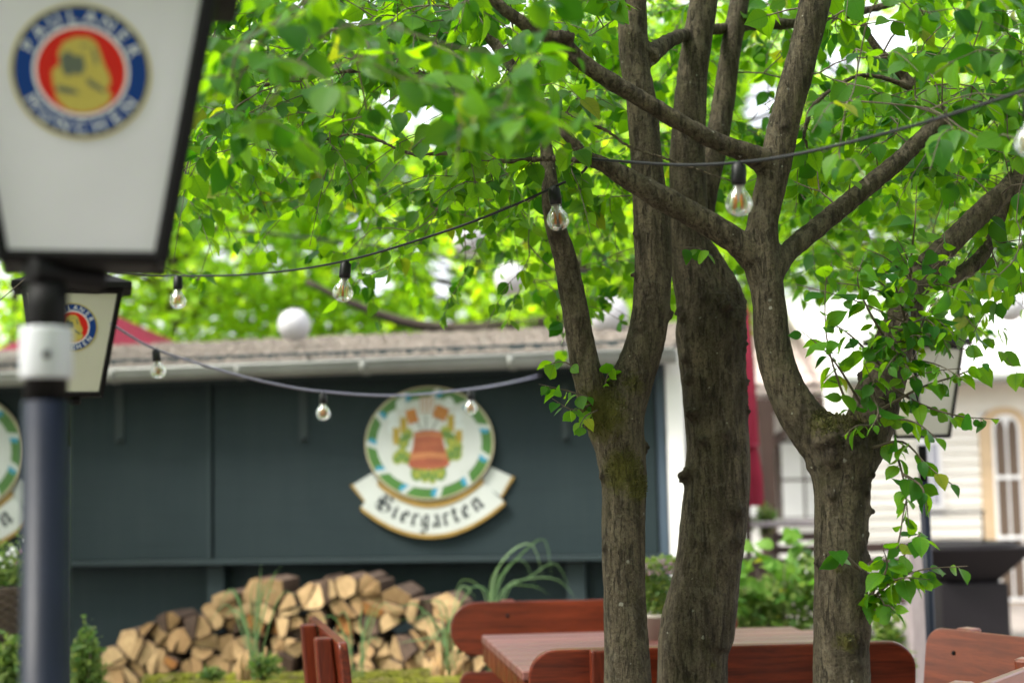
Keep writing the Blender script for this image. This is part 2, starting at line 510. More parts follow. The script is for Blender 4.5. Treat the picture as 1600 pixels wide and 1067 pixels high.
M['siding'] = mat_plain('cream_siding', (0.74, 0.70, 0.62), 0.6, 0.05, 5, 0.05, rnd=0.04)
M['cream'] = mat_plain('cream_surround', (0.55, 0.40, 0.24), 0.6, 0.08, 6)
M['render_white'] = mat_plain('white_render', (0.76, 0.75, 0.74), 0.8, 0.05, 4, 0.15)
M['tile'] = mat_plain('pale_pink_tile', (0.50, 0.41, 0.39), 0.8, 0.12, 9, 0.2, rnd=0.15)
M['pale_roof'] = mat_plain('pale_roof_sheet', (0.62, 0.60, 0.60), 0.6, 0.06, 4)
M['pane'] = mat_plain('dark_pane', (0.12, 0.085, 0.06), 0.12, 0.15, 3, 0.0)
M['reflection_pane'] = mat_plain('painted_reflection_pane', (0.68, 0.69, 0.70), 0.15, 0.06, 3, 0.0)  # pale colour painted in for the reflection in the glass
M['grey_pane'] = mat_plain('grey_pane', (0.33, 0.33, 0.38), 0.15, 0.1, 3, 0.0)
M['steel'] = mat_plain('blackened_steel', (0.012, 0.010, 0.012), 0.65, 0.2, 6, 0.1, spec=0.25)
M['stone'] = mat_plain('trough_stone', (0.17, 0.15, 0.12), 0.9, 0.3, 9, 0.5)

def mat_moss_wood():
    n = N('mossy_timber')
    v = n.coords()
    f = n.noise(v, 13, 5, 0.7)
    c = n.mix(n.ramp(f, 0.36, 0.58), (0.10, 0.075, 0.045), n.mix(n.noise(v, 60, 3), (0.11, 0.125, 0.012), (0.27, 0.26, 0.03)))
    return n.done(n.principled(c, 0.95, n.bump(n.noise(v, 70, 4), 0.9, 0.012), 0, 0.1))
M['moss_wood'] = mat_moss_wood()
M['moss'] = mat_plain('moss_tufts', (0.055, 0.055, 0.010), 0.95, 0.45, 40, 0.0)
M['bright_moss'] = mat_plain('bright_moss_tufts', (0.20, 0.22, 0.022), 0.95, 0.4, 30, 0.0)

def mat_logend():
    n = N('log_end_grain')
    v = n.coords()
    oi = n.new('ShaderNodeObjectInfo')
    f = n.noise(v, 24, 5, 0.65)
    a = n.mix(oi.outputs['Random'], (0.33, 0.205, 0.095), (0.58, 0.41, 0.215))
    c = n.mix(n.ramp(f, 0.42, 0.72, 0.0, 0.6), a, (0.20, 0.105, 0.045))
    w = n.new('ShaderNodeTexWave', wave_type='RINGS', rings_direction='Y')
    w.inputs['Scale'].default_value = 26; w.inputs['Distortion'].default_value = 2.5
    n.link(v, w.inputs['Vector'])
    c = n.mix(n.ramp(w.outputs['Fac'], 0.5, 1.0, 0.0, 0.22), c, (0.22, 0.12, 0.05))
    return n.done(n.principled(c, 0.85, n.bump(f, 0.4, 0.006), 0, 0.2))
M['log_end'] = mat_logend()
def mat_logorange():
    n = N('log_end_orange')
    v = n.coords()
    f = n.noise(v, 24, 5, 0.65)
    c = n.mix(n.ramp(f, 0.35, 0.7), (0.36, 0.17, 0.05), (0.24, 0.09, 0.03))
    return n.done(n.principled(c, 0.85, n.bump(f, 0.4, 0.006), 0, 0.2))
M['log_orange'] = mat_logorange()

# ------------------------------------------------------------------ letters
def letter_meshes(chars):
    out, tmp = {}, []
    for ch in chars:
        cu = bpy.data.curves.new('letter', 'FONT')
        cu.body = ch; cu.align_x = 'CENTER'; cu.size = 1.0; cu.resolution_u = 3
        o = bpy.data.objects.new('letter', cu)
        COL.objects.link(o); tmp.append((ch, o))
    dg = bpy.context.evaluated_depsgraph_get()
    for ch, o in tmp:
        me = bpy.data.meshes.new_from_object(o.evaluated_get(dg))
        V = [tuple(v.co)[:2] for v in me.vertices]
        out[ch] = (V, [tuple(p.vertices) for p in me.polygons])
        bpy.data.meshes.remove(me)
    for ch, o in tmp:
        cu = o.data
        bpy.data.objects.remove(o); bpy.data.curves.remove(cu)
    return out
LET = letter_meshes(sorted(set('PAULANERMÜNCHENHOPFENMALZGOTTERHALTS')))

# ------------------------------------------------------------------ ground
g = MB()
g.add([(-60, -30, 0), (60, -30, 0), (60, 120, 0), (-60, 120, 0)], [(0, 1, 2, 3)])
tag(g.build('ground', M['ground'], origin=(0, 0, 0)), kind='structure')

# ------------------------------------------------------------------ shed
PR = at(1040, 700, 9.05)
PL = at(160, 700, 9.75)
SU = unit(np.array([PR[0] - PL[0], PR[1] - PL[1], 0.0]))       # along the wall, towards its near end
SN = np.array([SU[1], -SU[0], 0.0])                            # out of the wall, towards the camera
SO = np.array([PR[0], PR[1], 0.0])
def W(s, z, d=0.0):
    return SO + SU * s + UP * z + SN * d
def wall_sz(px, py, d=0.0):
    o = np.array([0, 0, EYE]); r = ray(px, py)
    t = np.dot(SO + SN * d - o, SN) / np.dot(r, SN)
    p = o + r * t
    return float(np.dot(p - SO, SU)), float(p[2])
def line(p, q, d=0.0):
    (s0, z0), (s1, z1) = wall_sz(*p, d), wall_sz(*q, d)
    return lambda s: z0 + (z1 - z0) * (s - s0) / (s1 - s0)
S_L = wall_sz(-330, 700)[0]
S_R = wall_sz(1041, 700)[0]
z_led = line((120, 876), (940, 866))
z_gut = line((200, 578), (880, 553), 0.34)
shed = thing('garden_shed', 'long dark slate-green shed with pale gutter and gravel roof behind the tables', 'shed', tuple(W((S_L + S_R) / 2, 0)))
def wallpiece(name, s0, s1, zb, zt, d0, d1, mat, bevel=0.004):
    mb = MB()
    poly = [(s0, zb(s0)), (s1, zb(s1)), (s1, zt(s1)), (s0, zt(s0))]
    mb.prism(poly, SO, SU, UP, SN, d0, d1)
    return mb.build(name, mat, shed, bevel)
zero = lambda s: 0.0
seams = [S_L, wall_sz(-120, 700)[0], wall_sz(334, 700)[0], wall_sz(1026, 700)[0]]
for a, b in zip(seams[:-1], seams[1:]):
    wallpiece('wall_panel', a + 0.006, b - 0.006, lambda s: z_led(s) + 0.002, lambda s: z_gut(s) + 0.10, -0.02, 0.02, M['slate_paint'])
for sx in seams[1:-1]:
    wallpiece('batten', sx - 0.035, sx - 0.008, lambda s: z_led(s) + 0.004, lambda s: z_gut(s) + 0.05, 0.02, 0.034, M['slate_trim'])
wallpiece('ledge_rail', S_L, S_R, lambda s: z_led(s) - 0.035, z_led, -0.10, 0.045, M['slate_trim'])
lows = [S_L, wall_sz(-120, 950)[0], wall_sz(334, 950)[0], wall_sz(900, 950)[0], S_R]
for a, b in zip(lows[:-1], lows[1:]):
    wallpiece('lower_panel', a + 0.01, b - 0.01, zero, lambda s: z_led(s) - 0.036, -0.16, -0.12, M['slate_paint'])
for sx in lows[1:-1]:
    wallpiece('stile', sx - 0.06, sx + 0.06, zero, lambda s: z_led(s) - 0.036, -0.118, -0.03, M['slate_trim'])
for px, y0, y1 in ((190, 604, 692), (476, 604, 690), (884, 600, 688)):
    s0, zt = wall_sz(px - 7, y0); s1, zb = wall_sz(px + 7, y1)
    o = wallpiece('strap', s0, s1, lambda s: zb, lambda s: zt, 0.02, 0.032, M['strap'], 0.003)
    mb = MB()
    c = W((s0 + s1) / 2, zb + 0.02, 0.03)
    mb.tube([c, c + SN * 0.03], 0.013, 8)
    mb.build('bolt', M['strap'], o)
wallpiece('corner_board', wall_sz(1028, 700)[0], S_R, zero, lambda s: z_gut(s) + 0.06, -0.02, 0.026, M['blue_trim'])
s0, s1 = wall_sz(1044, 700)[0], wall_sz(1070, 700)[0]
wallpiece('white_corner_post', s0, s1, zero, lambda s: z_gut(s) + 0.02, -0.06, 0.07, M['white_paint'], 0.006)
# body behind the cladding, end wall
mb = MB()
for d0, d1 in ((-2.8, -0.2),):
    mb.prism([(S_L, 0), (S_R - 0.02, 0), (S_R - 0.02, z_gut(S_R) + 0.1), (S_L, z_gut(S_L) + 0.1)], SO, SU, UP, SN, d0, d1)
mb.build('end_wall', M['slate_paint'], shed)
# gutter: a half-round channel with joints
SG0, SG1 = S_L - 0.1, wall_sz(1062, 560)[0]
def channel(sa, sb, r, grow=0.0, mat=None, name='gutter', parent=None):
    mb = MB()
    K = 9
    V, F = [], []
    for s in (sa, sb):
        for rr in (r + grow, r - 0.006 + grow * 0.4):
            for k in range(K + 1):
                a = math.pi * k / K
                V.append(W(s, z_gut(s) - math.sin(a) * rr * 1.05, 0.27 + math.cos(a) * rr))
    n = K + 1
    for k in range(K):
        F.append((k, k + 1, 2 * n + k + 1, 2 * n + k))
        F.append((n + k, 3 * n + k, 3 * n + k + 1, n + k + 1))
        F.append((k, n + k, n + k + 1, k + 1)); F.append((2 * n + k, 2 * n + k + 1, 3 * n + k + 1, 3 * n + k))
    for k in (0, K):
        F.append((k, 2 * n + k, 3 * n + k, n + k))
    mb.add(V, F, 0, True)
    if name == 'gutter':
        for q in ((sa, sb),):
            mb.tube([W(q[0], z_gut(q[0]) + 0.003, 0.27 + r), W(q[1], z_gut(q[1]) + 0.003, 0.27 + r)], 0.011, 8)
    return mb.build(name, mat or M['zinc'], parent or shed)
gut = channel(SG0, SG1, 0.075)
for px in (178, 375, 570, 800, 1000):
    s = wall_sz(px, 575, 0.3)[0]
    channel(s - 0.022, s + 0.022, 0.075, 0.008, name='gutter_joint', parent=gut)
wallpiece('fascia', S_L, S_R, lambda s: z_gut(s) - 0.10, lambda s: z_gut(s) + 0.03, 0.15, 0.17, M['slate_trim'])
# roof: sloping slab with chippings
ROOF_D, ROOF_H = -2.9, 0.44
def roofpt(s, t, h=0.0):
    return W(s, z_gut(s) + 0.035 + ROOF_H * t + h, 0.24 + (ROOF_D - 0.24) * t)
mb = MB()
SR2 = SG1 - 0.03
V = [roofpt(SG0, 0), roofpt(SR2, 0), roofpt(SR2, 1), roofpt(SG0, 1)]
V += [v - UP * 0.05 for v in V]
mb.add(V, [(0, 1, 2, 3), (7, 6, 5, 4), (0, 4, 5, 1), (1, 5, 6, 2), (2, 6, 7, 3), (3, 7, 4, 0)])
roof = mb.build('roof', M['roof_felt'], shed)
mb = MB()
for i in range(5200):
    s, t = random.uniform(SG0 + 1.2, SR2), random.random()
    c = roofpt(s, t, 0.006)
    r = random.uniform(0.010, 0.028)
    a = random.random() * 6.28
    pts = [c + np.array([math.cos(a + k * 2.1) * r * random.uniform(.6, 1.2), math.sin(a + k * 2.1) * r * random.uniform(.6, 1.2), random.uniform(-.006, .01)]) for k in range(3)]
    mb.add(pts + [c + UP * random.uniform(0.008, 0.022)], [(0, 1, 3), (1, 2, 3), (2, 0, 3)])
o = mb.build('roof_chippings', M['chip'], roof)
o['kind'] = 'stuff'

# ------------------------------------------------------------------ biergarten signs
def ell(rx, ry, n=48, a0=0.0, a1=2 * math.pi):
    return [(rx * math.cos(a0 + (a1 - a0) * i / n), ry * math.sin(a0 + (a1 - a0) * i / n)) for i in range(n if a1 - a0 > 6.28 else n + 1)]
GLYPHS = {
    'B': (1.1, [[(-.06, 1.16), (.12, 1.38), (.32, 1.22), (.32, .12)], [(.34, 1.28), (.62, 1.46), (.88, 1.2), (.5, .82)], [(.5, .82), (.94, .56), (.86, .16), (.48, -.05), (.06, .1)], [(-.02, .92), (.1, .5), (-.04, .2)]]),
    'i': (.46, [[(.02, .86), (.13, 1.0), (.13, .12), (.27, 0)], [(.10, 1.34), (.16, 1.42)]]),
    'e': (.74, [[(.12, .85), (.12, .18), (.3, 0), (.55, .16)], [(.12, .85), (.34, 1.02), (.54, .82), (.52, .62), (.14, .48)]]),
    'r': (.62, [[(.02, .88), (.13, 1.0), (.13, .12), (.25, 0)], [(.14, .82), (.34, 1.02), (.5, .86)]]),
    'g': (.78, [[(.13, .85), (.13, .2), (.3, 0), (.54, .18)], [(.13, .85), (.32, 1.02), (.62, .94)], [(.54, 1.0), (.54, -.22), (.36, -.5), (.06, -.38)]]),
    'a': (.78, [[(.1, .86), (.34, 1.02), (.52, .84), (.52, .12), (.66, 0)], [(.52, .58), (.16, .42), (.1, .18), (.26, 0), (.5, .18)]]),
    't': (.62, [[(.2, 1.28), (.2, .14), (.36, 0), (.52, .12)], [(.02, .96), (.5, .96)]]),
    'n': (.84, [[(.02, .88), (.13, 1.0), (.13, .1), (.24, 0)], [(.14, .84), (.36, 1.02), (.54, .86), (.54, .12), (.68, 0)]]),
}
def blackletter(text, h, gap=0.0):
    """strokes of a broad nib as quads: [(centre x, [quads])...] in units of h"""
    x, out = 0.0, []
    nib = np.array([0.105, 0.095]) * h
    for ch in text:
        w, strokes = GLYPHS[ch]
        q = []
        for st in strokes:
            for p, r in zip(st[:-1], st[1:]):
                p, r = np.array(p) * h, np.array(r) * h
                p, r = p + np.array([x - 0, 0]), r + np.array([x, 0])
                q.append([p - nib, r - nib, r + nib, p + nib])
        out.append(q)
        x += w * h + gap
    return out, x - gap
KS = float(np.linalg.norm(W(0, 0) - W(0, 0))) or 0
def make_sign(px, py, label):
    s, z = wall_sz(px, py, 0.05)
    k = float(np.linalg.norm(W(s, z, .05) - np.array([0, 0, EYE]))) / F_PX      # metres per photo pixel here
    o3 = W(s, z, 0.0)
    root = thing('biergarten_sign', label, 'sign', tuple(o3), 'oval beer garden signs on the shed wall')
    def P(poly):   # photo-pixel offsets (y down) to metres
        return [(x * k, -y * k) for x, y in poly]
    def slab(name, polys, d0, d1, mats, mis=None, parent=root):
        mb = MB()
        for i, p in enumerate(polys):
            p = P(p)
            area = sum(p[j][0] * p[(j + 1) % len(p)][1] - p[(j + 1) % len(p)][0] * p[j][1] for j in range(len(p)))
            if area < 0: p = p[::-1]
            mb.prism(p, o3, SU, UP, SN, d0, d1, mis[i] if mis else 0)
        return mb.build(name, mats, parent)
    fo = lambda x: 143 - 0.0036 * x * x
    fi = lambda x: 99 - 0.0050 * x * x
    xo, xi = np.linspace(-112, 117, 25), np.linspace(-84, 84, 21)
    # banner
    tails = [[(-125, 62), (-94, 45), (-76, 68), (-104, 90)], [(128, 54), (96, 39), (78, 62), (110, 84)]]
    for tl_ in tails: slab('banner_tail', [tl_], 0.022, 0.036, M['sign_white'])
    for tl_ in ([(-125, 62), (-104, 90), (-103, 95), (-130, 63)], [(128, 54), (110, 84), (110, 89), (133, 55)]): slab('tail_edge', [tl_], 0.022, 0.038, M['sign_gold'])
    slab('banner', [[(x, fo(x)) for x in xo] + [(x, fi(x)) for x in xi[::-1]]], 0.036, 0.052, M['sign_white'])
    slab('banner_edge', [[(x, fo(x) + 4) for x in xo] + [(x, fo(x) - 2) for x in xo[::-1]], [(x, fi(x) - 7) for x in xi] + [(x, fi(x) + 1) for x in xi[::-1]]], 0.034, 0.056, M['sign_gold'])
    # lettering on the curve of the banner
    quads, wid = blackletter('Biergarten', 17.5, 3.6)
    mb = MB()
    sc = 176.0 / wid
    base = lambda x: 129.5 - 0.0043 * x * x
    for qs in quads:
        for q in qs:
            pts = []
            for x, y in q:
                X = x * sc - 88
                sl = math.atan(-0.0082 * X)
                pts.append((X - math.sin(sl) * -y * 1.0, base(X) - y * math.cos(sl)))
            p = P(pts)
            area = sum(p[j][0] * p[(j + 1) % 4][1] - p[(j + 1) % 4][0] * p[j][1] for j in range(4))
            mb.prism(p if area > 0 else p[::-1], o3, SU, UP, SN, 0.0522, 0.0535 + random.random() * 0.0006)
    mb.build('lettering', M['sign_ink'], root)
    # oval plate with green garland border
    slab('plate', [ell(103, 88)], 0.045, 0.064, M['sign_pale_gold'])
    slab('garland', [ell(100, 85)], 0.0642, 0.066, M['sign_green'])
    wh, bl = [], []
    for i in range(11):
        a = 2 * math.pi * (i + 0.25) / 11
        def pt(r, da):
            return ((100 * r) * math.cos(a + da), (85 * r) * math.sin(a + da))
        wh.append([pt(0.83, 0.02), pt(1.0, 0.12), pt(1.0, 0.20), pt(0.83, 0.12)])
        bl.append([pt(0.83, 0.12), pt(1.0, 0.20), pt(0.93, 0.27), pt(0.83, 0.21)])
    for a_, b_ in zip(wh, bl): slab('ribbon_stripe', [a_, b_], 0.0662, 0.0675, [M['sign_white'], M['sign_blue']], [0, 1])
    slab('face', [ell(84, 70)], 0.0677, 0.0690, M['sign_white'])
    # emblem: vat, malt shovels, barley and hops
    E = []
    mats = [M['vat'], M['vat_band'], M['vat_ink'], M['shovel'], M['hop_a'], M['hop_b'], M['barley'], M['pale_hop'], M['print_dark']]
    def rot(poly, a, c):
        return [(c[0] + x * math.cos(a) - y * math.sin(a), c[1] + x * math.sin(a) + y * math.cos(a)) for x, y in poly]
    def bx(w, h): return [(-w / 2, -h / 2), (w / 2, -h / 2), (w / 2, h / 2), (-w / 2, h / 2)]
    for c in ((-58, -42), (-44, -62), (33, -62), (47, -40), (-58, -26), (49, -22)): E.append((rot(ell(8, 9, 10), 0, c), 7, 0))
    for x, a in ((-4, 0.0), (-14, -0.5), (9, 0.55)): E.append((rot(bx(1.8, 34), a, (x, -26)), 8, 0))
    for i in range(3):
        for j in range(3):
            if True: E.append((rot(bx(5.0, 5.6), 0, (-9 + i * 7, -67 + j * 7.5)), 7, 1))
    E.append((rot(bx(22, 24), 0, (-2, -59.5)), 3, 0))
    E.append((rot(bx(17, 22), -0.28, (-26, -42)), 3, 0)); E.append((rot(bx(22, 21), 0.42, (20, -46)), 3, 0))
    for c, a in (((-40, -28), 0.1), ((-52, -12), 0.0), ((36, -30), -0.1), ((48, -12), 0.0)):
        for kk in range(4):
            for sgn in (-1, 1):
                E.append((rot(ell(3.0, 6, 8), a + sgn * 0.45, (c[0] + sgn * 2.2, c[1] - 9 + kk * 6)), 6, kk % 3))
    for c, m in (((-40, -2), 4), ((-34, -14), 5), ((-44, 16), 5), ((-50, 22), 5), ((-36, 22), 5), ((35, -4), 4), ((27, -16), 5), ((36, 14), 5), ((44, 18), 5), ((32, 20), 5), ((45, 8), 5)):
        E.append((rot(ell(9, 10.5, 12), 0.2, c), m, 1))
        for sgn in (-1, 1): E.append((rot(ell(3, 6, 8), sgn * 0.4, (c[0] + 3 * sgn, c[1] + 2)), 9 - m, 2))
    for c, m in (((-20, 46), 4), ((18, 46), 4), ((-7, 49), 5), ((5, 51), 5)):
        E.append((rot(ell(9.5 if m == 4 else 7, 13, 12), 0, c), m, m - 4))
        for sgn in (-1, 1): E.append((rot(ell(2.6, 8, 8), sgn * 0.3, (c[0] + 3 * sgn, c[1] + 1)), 9 - m, 2))
    E.append(([(-23, -17), (-12, -19.5), (0, -20), (12, -19), (21, -16.5), (24, 2), (32, 30), (31, 36), (16, 40), (0, 41), (-17, 40), (-32, 37), (-33, 31), (-25, 4)], 0, 4))
    E.append(([(-21, -13), (0, -15.5), (19.5, -13), (20, -10), (0, -12.5), (-22, -10)], 1, 5))
    E.append(([(-27, 17), (0, 14), (26, 17), (28.5, 24), (0, 21.5), (-30, 24)], 1, 5))
    E.append(([(-32, 31), (0, 28), (31, 30), (31, 33), (0, 31), (-32, 34)], 2, 5))
    mb = MB()
    for poly, m, lay in E:
        p = P(poly)
        area = sum(p[j][0] * p[(j + 1) % len(p)][1] - p[(j + 1) % len(p)][0] * p[j][1] for j in range(len(p)))
        mb.prism(p if area > 0 else p[::-1], o3, SU, UP, SN, 0.0691, 0.0697 + lay * 0.0005 + random.random() * 0.0003, m)
    for text, y, h, w in (('HOPFEN MALZ', -2, 8, 38), ('GOTT ERHALTS', 11, 8, 44)):
        for i, ch in enumerate(text):
            if ch == ' ': continue
            V, F = LET[ch]
            x0 = -w / 2 - 1 + w * (i + 0.5) / len(text)
            Q = [o3 + SU * ((x0 + vx * 5.6) * k) + UP * (-(y - 0.0022 * 0 - vy * h) * k) + SN * 0.0735 for vx, vy in V]
            mb.add(Q, F, 2)
    mb.build('emblem', mats, root)
    return root
make_sign(671, 692, 'oval beer garden sign with vat emblem and banner, above the firewood pile')
make_sign(-63, 708, 'oval beer garden sign cut off by the picture edge, behind the near lamp post')

# ------------------------------------------------------------------ lanterns
def arc_text(mb, text, rad, size, a_mid, span, top, mi, z):
    n = len(text)
    for i, ch in enumerate(text):
        f = (i - (n - 1) / 2) / n
        a = a_mid - f * span if top else a_mid + f * span
        V, F = LET[ch]
        up = np.array([math.cos(a), math.sin(a)]) * (1 if top else -1)
        rt = np.array([up[1], -up[0]])
        c = np.array([math.cos(a), math.sin(a)]) * rad - up * size * 0.36
        mb.add([(*(c + rt * vx * size + up * vy * size), z) for vx, vy in V], F, mi)
def emblem_mesh():
    """round brewery emblem, radius 1, in the xy plane"""
    mb = MB()
    U, V_, N_ = (1, 0, 0), (0, 1, 0), (0, 0, 1)
    def disc(r, d, mi): mb.prism(ell(r, r, 56), (0, 0, 0), U, V_, N_, 0, d, mi)
    disc(1.0, 0.010, 0); disc(0.955, 0.013, 1); disc(0.685, 0.016, 2); disc(0.64, 0.019, 3)
    arc_text(mb, 'PAULANER', 0.822, 0.27, R(90), R(150), True, 2, 0.0165)
    arc_text(mb, 'MÜNCHEN', 0.822, 0.27, R(270), R(128), False, 2, 0.0165)
    head = [(-.34, -.44), (-.40, -.20), (-.42, -.02), (-.36, .04), (-.31, .10), (-.33, .26), (-.25, .42), (-.08, .50), (.12, .50), (.22, .42), (.28, .26), (.33, .10), (.40, -.04), (.42, -.16), (.36, -.24), (.44, -.34), (.38, -.48), (.18, -.59), (0, -.62), (-.2, -.58)]
    mb.prism(head[::-1], (0, 0, 0), U, V_, N_, 0, 0.022, 0)
    dk = [[(-.30, .20), (-.20, .30), (-.08, .22), (.02, .24), (.06, .06), (.0, -.06), (-.12, -.04), (-.20, -.10), (-.28, .02)],
          [(.06, -.08), (.14, -.12), (.34, -.26), (.32, -.31), (.10, -.20)],
          [(-.34, -.22), (-.12, -.26), (.0, -.34), (-.2, -.34), (-.36, -.30)],
          [(.14, .34), (.19, .34), (.24, .12), (.20, .10)], [(-.02, .38), (.10, .40), (.10, .37), (-.02, .35)]]
    for p in dk:
        ar = sum(p[j][0] * p[(j + 1) % len(p)][1] - p[(j + 1) % len(p)][0] * p[j][1] for j in range(len(p)))
        mb.prism(p if ar > 0 else p[::-1], (0, 0, 0), U, V_, N_, 0, 0.0245, 4)
    return mb.mesh('emblem')
EMB = emblem_mesh()
for m_ in ('gold', 'blue', 'print_white', 'red', 'print_dark'):
    EMB.materials.append(M[m_])
def make_lantern(axis_xy, z0, yaw, post_xy, post_r, label, glass, collar_z=None, H=0.40, b=0.104, t=0.176, dp=0.6, badge=True):
    root = thing('street_lantern', label, 'lamp', (*post_xy, 0), 'lanterns on dark posts')
    A = np.array([*axis_xy, z0]); Pp = np.array([*post_xy, 0.0])
    rz = np.array(Matrix.Rotation(yaw, 3, 'Z'))
    def L(p): return rz @ (np.array(p, float) * np.array([1, dp, 1])) + A
    zt = z0 - 0.035
    mb = MB(); mb.lathe([(post_r * 2.1, 0), (post_r * 2.1, .03), (post_r * 1.35, .06), (post_r * 1.25, .25), (post_r, .30), (post_r, zt - .16)], Pp, 28)
    mb.build('post', M['post'], root)
    mb = MB(); mb.lathe([(post_r * .92, zt - .162), (post_r * .92, zt - 0.03), (post_r * 0.9, zt)], Pp, 24)
    mb.build('neck', M['black_metal'], root)
    if collar_z:
        mb = MB(); mb.lathe([(post_r * 1.10, collar_z[0]), (post_r * 1.13, collar_z[0] + .004), (post_r * 1.13, collar_z[1] - .004), (post_r * 1.10, collar_z[1])], Pp, 28)
        co = mb.build('collar', M['collar'], root)
        mb = MB()
        c = Pp + np.array([.012, -post_r * 1.13, sum(collar_z) / 2 - .004])
        mb.ball(c, 0.006, 6, 0, (1, .4, 1)); mb.build('rivet', M['black_metal'], co)
    # bottom plate reaching from post to lantern
    mb = MB()
    mb.box(L((0, 0, -.002)), (2 * b - .01, (2 * b - .01) * dp, .008), rz)
    c0, c1 = Pp + UP * (z0 - .018), A - UP * .018
    d = c1 - c0
    if np.linalg.norm(d) > 0.01:
        mb.tube([c0 - unit(d) * .03, c1 + unit(d) * .03], .018, 10)
    mb.build('base_plate', M['black_metal'], root, .003)
    for i in range(4):
        q = np.array(Matrix.Rotation(i * math.pi / 2, 3, 'Z'))
        def LL(p): return L(q @ np.array(p, float))
        mb = MB()
        mb.add([LL((-b, -b, 0.0)), LL((b, -b, 0.0)), LL((t, -t, H)), LL((-t, -t, H)),
                LL((-b + .004, -b + .004, 0.0)), LL((b - .004, -b + .004, 0.0)), LL((t - .004, -t + .004, H)), LL((-t + .004, -t + .004, H))],
               [(0, 1, 2, 3), (7, 6, 5, 4), (0, 4, 5, 1), (2, 6, 7, 3), (1, 5, 6, 2), (0, 3, 7, 4)])
        pan = mb.build('glass_panel', glass, root)
        if i % 2 == 0 and badge:
          em = bpy.data.objects.new('emblem', EMB)
          COL.objects.link(em); em.parent = pan
          f = 0.257 / 0.40
          th = math.atan2((t - b) * dp, H)
          bb = b + (t - b) * f
          pos = LL((0, -bb, H * f)) - WO[root.name]
          m3 = Matrix(rz.tolist()) @ Matrix(q.tolist()) @ Matrix.Rotation(R(90) + th, 3, 'X')
          pos = pos + np.array(m3 @ Vector((0, 0, 0.0012)))
          em.matrix_local = Matrix.Translation(pos) @ m3.to_4x4() @ Matrix.Scale(0.093, 4)
        mb = MB()
        mb.tube([LL((b, -b, -.004)), LL((t, -t, H + .004))], .0108, 4, smooth=False); mb.build('corner_bar', M['black_metal'], root)
        mb = MB(); mb.tube([LL((-b, -b, .004)), LL((b, -b, .004))], .0095, 4, smooth=False); mb.build('bottom_rail', M['black_metal'], root)
        mb = MB(); mb.tube([LL((-t, -t, H)), LL((t, -t, H))], .014, 4, smooth=False); mb.build('top_rail', M['black_metal'], root)
    mb = MB()
    T = t + .045
    lev = [(T, H + .006), (T, H + .03), (t * .62, H + .075), (t * .30, H + .13), (.02, H + .15)]
    V = []
    for w, z in lev:
        V += [L((-w, -w, z)), L((w, -w, z)), L((w, w, z)), L((-w, w, z))]
    F = [(3, 2, 1, 0)]
    for i in range(len(lev) - 1):
        for j in range(4):
            k = (j + 1) % 4
            F.append((i * 4 + j, i * 4 + k, i * 4 + 4 + k, i * 4 + 4 + j))
    F.append((16, 17, 18, 19))
    mb.add(V, F); cap = mb.build('cap', M['black_metal'], root, .003)
    mb = MB(); mb.ball(L((0, 0, H + .17)), .022, 8); mb.build('finial', M['black_metal'], cap)
    return root
zl1 = at(130, 400, 1.92)
pA = at(72, 600, 1.95)
c1 = at(131, 406, 2.01)
make_lantern((c1[0], c1[1]), zl1[2], R(14), (pA[0], pA[1]), 0.0315, 'big blurred white lantern with round emblem, nearest to the viewer', M['milk'], (at(72, 592, 1.95)[2], at(72, 512, 1.95)[2]))
M['milk_warm_and_shaded'] = mat_milk('warm_and_shaded_milk_glass', (0.42, 0.41, 0.34), (0.08, 0.075, 0.05))
p2 = at(98, 620, 5.5); c2 = at(113, 618, 5.5)
make_lantern((c2[0], c2[1]), c2[2], R(16), (p2[0], p2[1]), 0.03, 'smaller cream lantern half hidden behind the near lamp post', M['milk_warm_and_shaded'])
p3 = at(1441, 700, 6.3); c3 = at(1441, 683, 6.3)
make_lantern((c3[0], c3[1]), c3[2], R(38), (p3[0], p3[1]), 0.021, 'lantern on a thin black post behind the leaf sprays of the forked tree', M['milk_warm_and_shaded'], badge=False)  # darker glass colour stands in for the shade on these panels

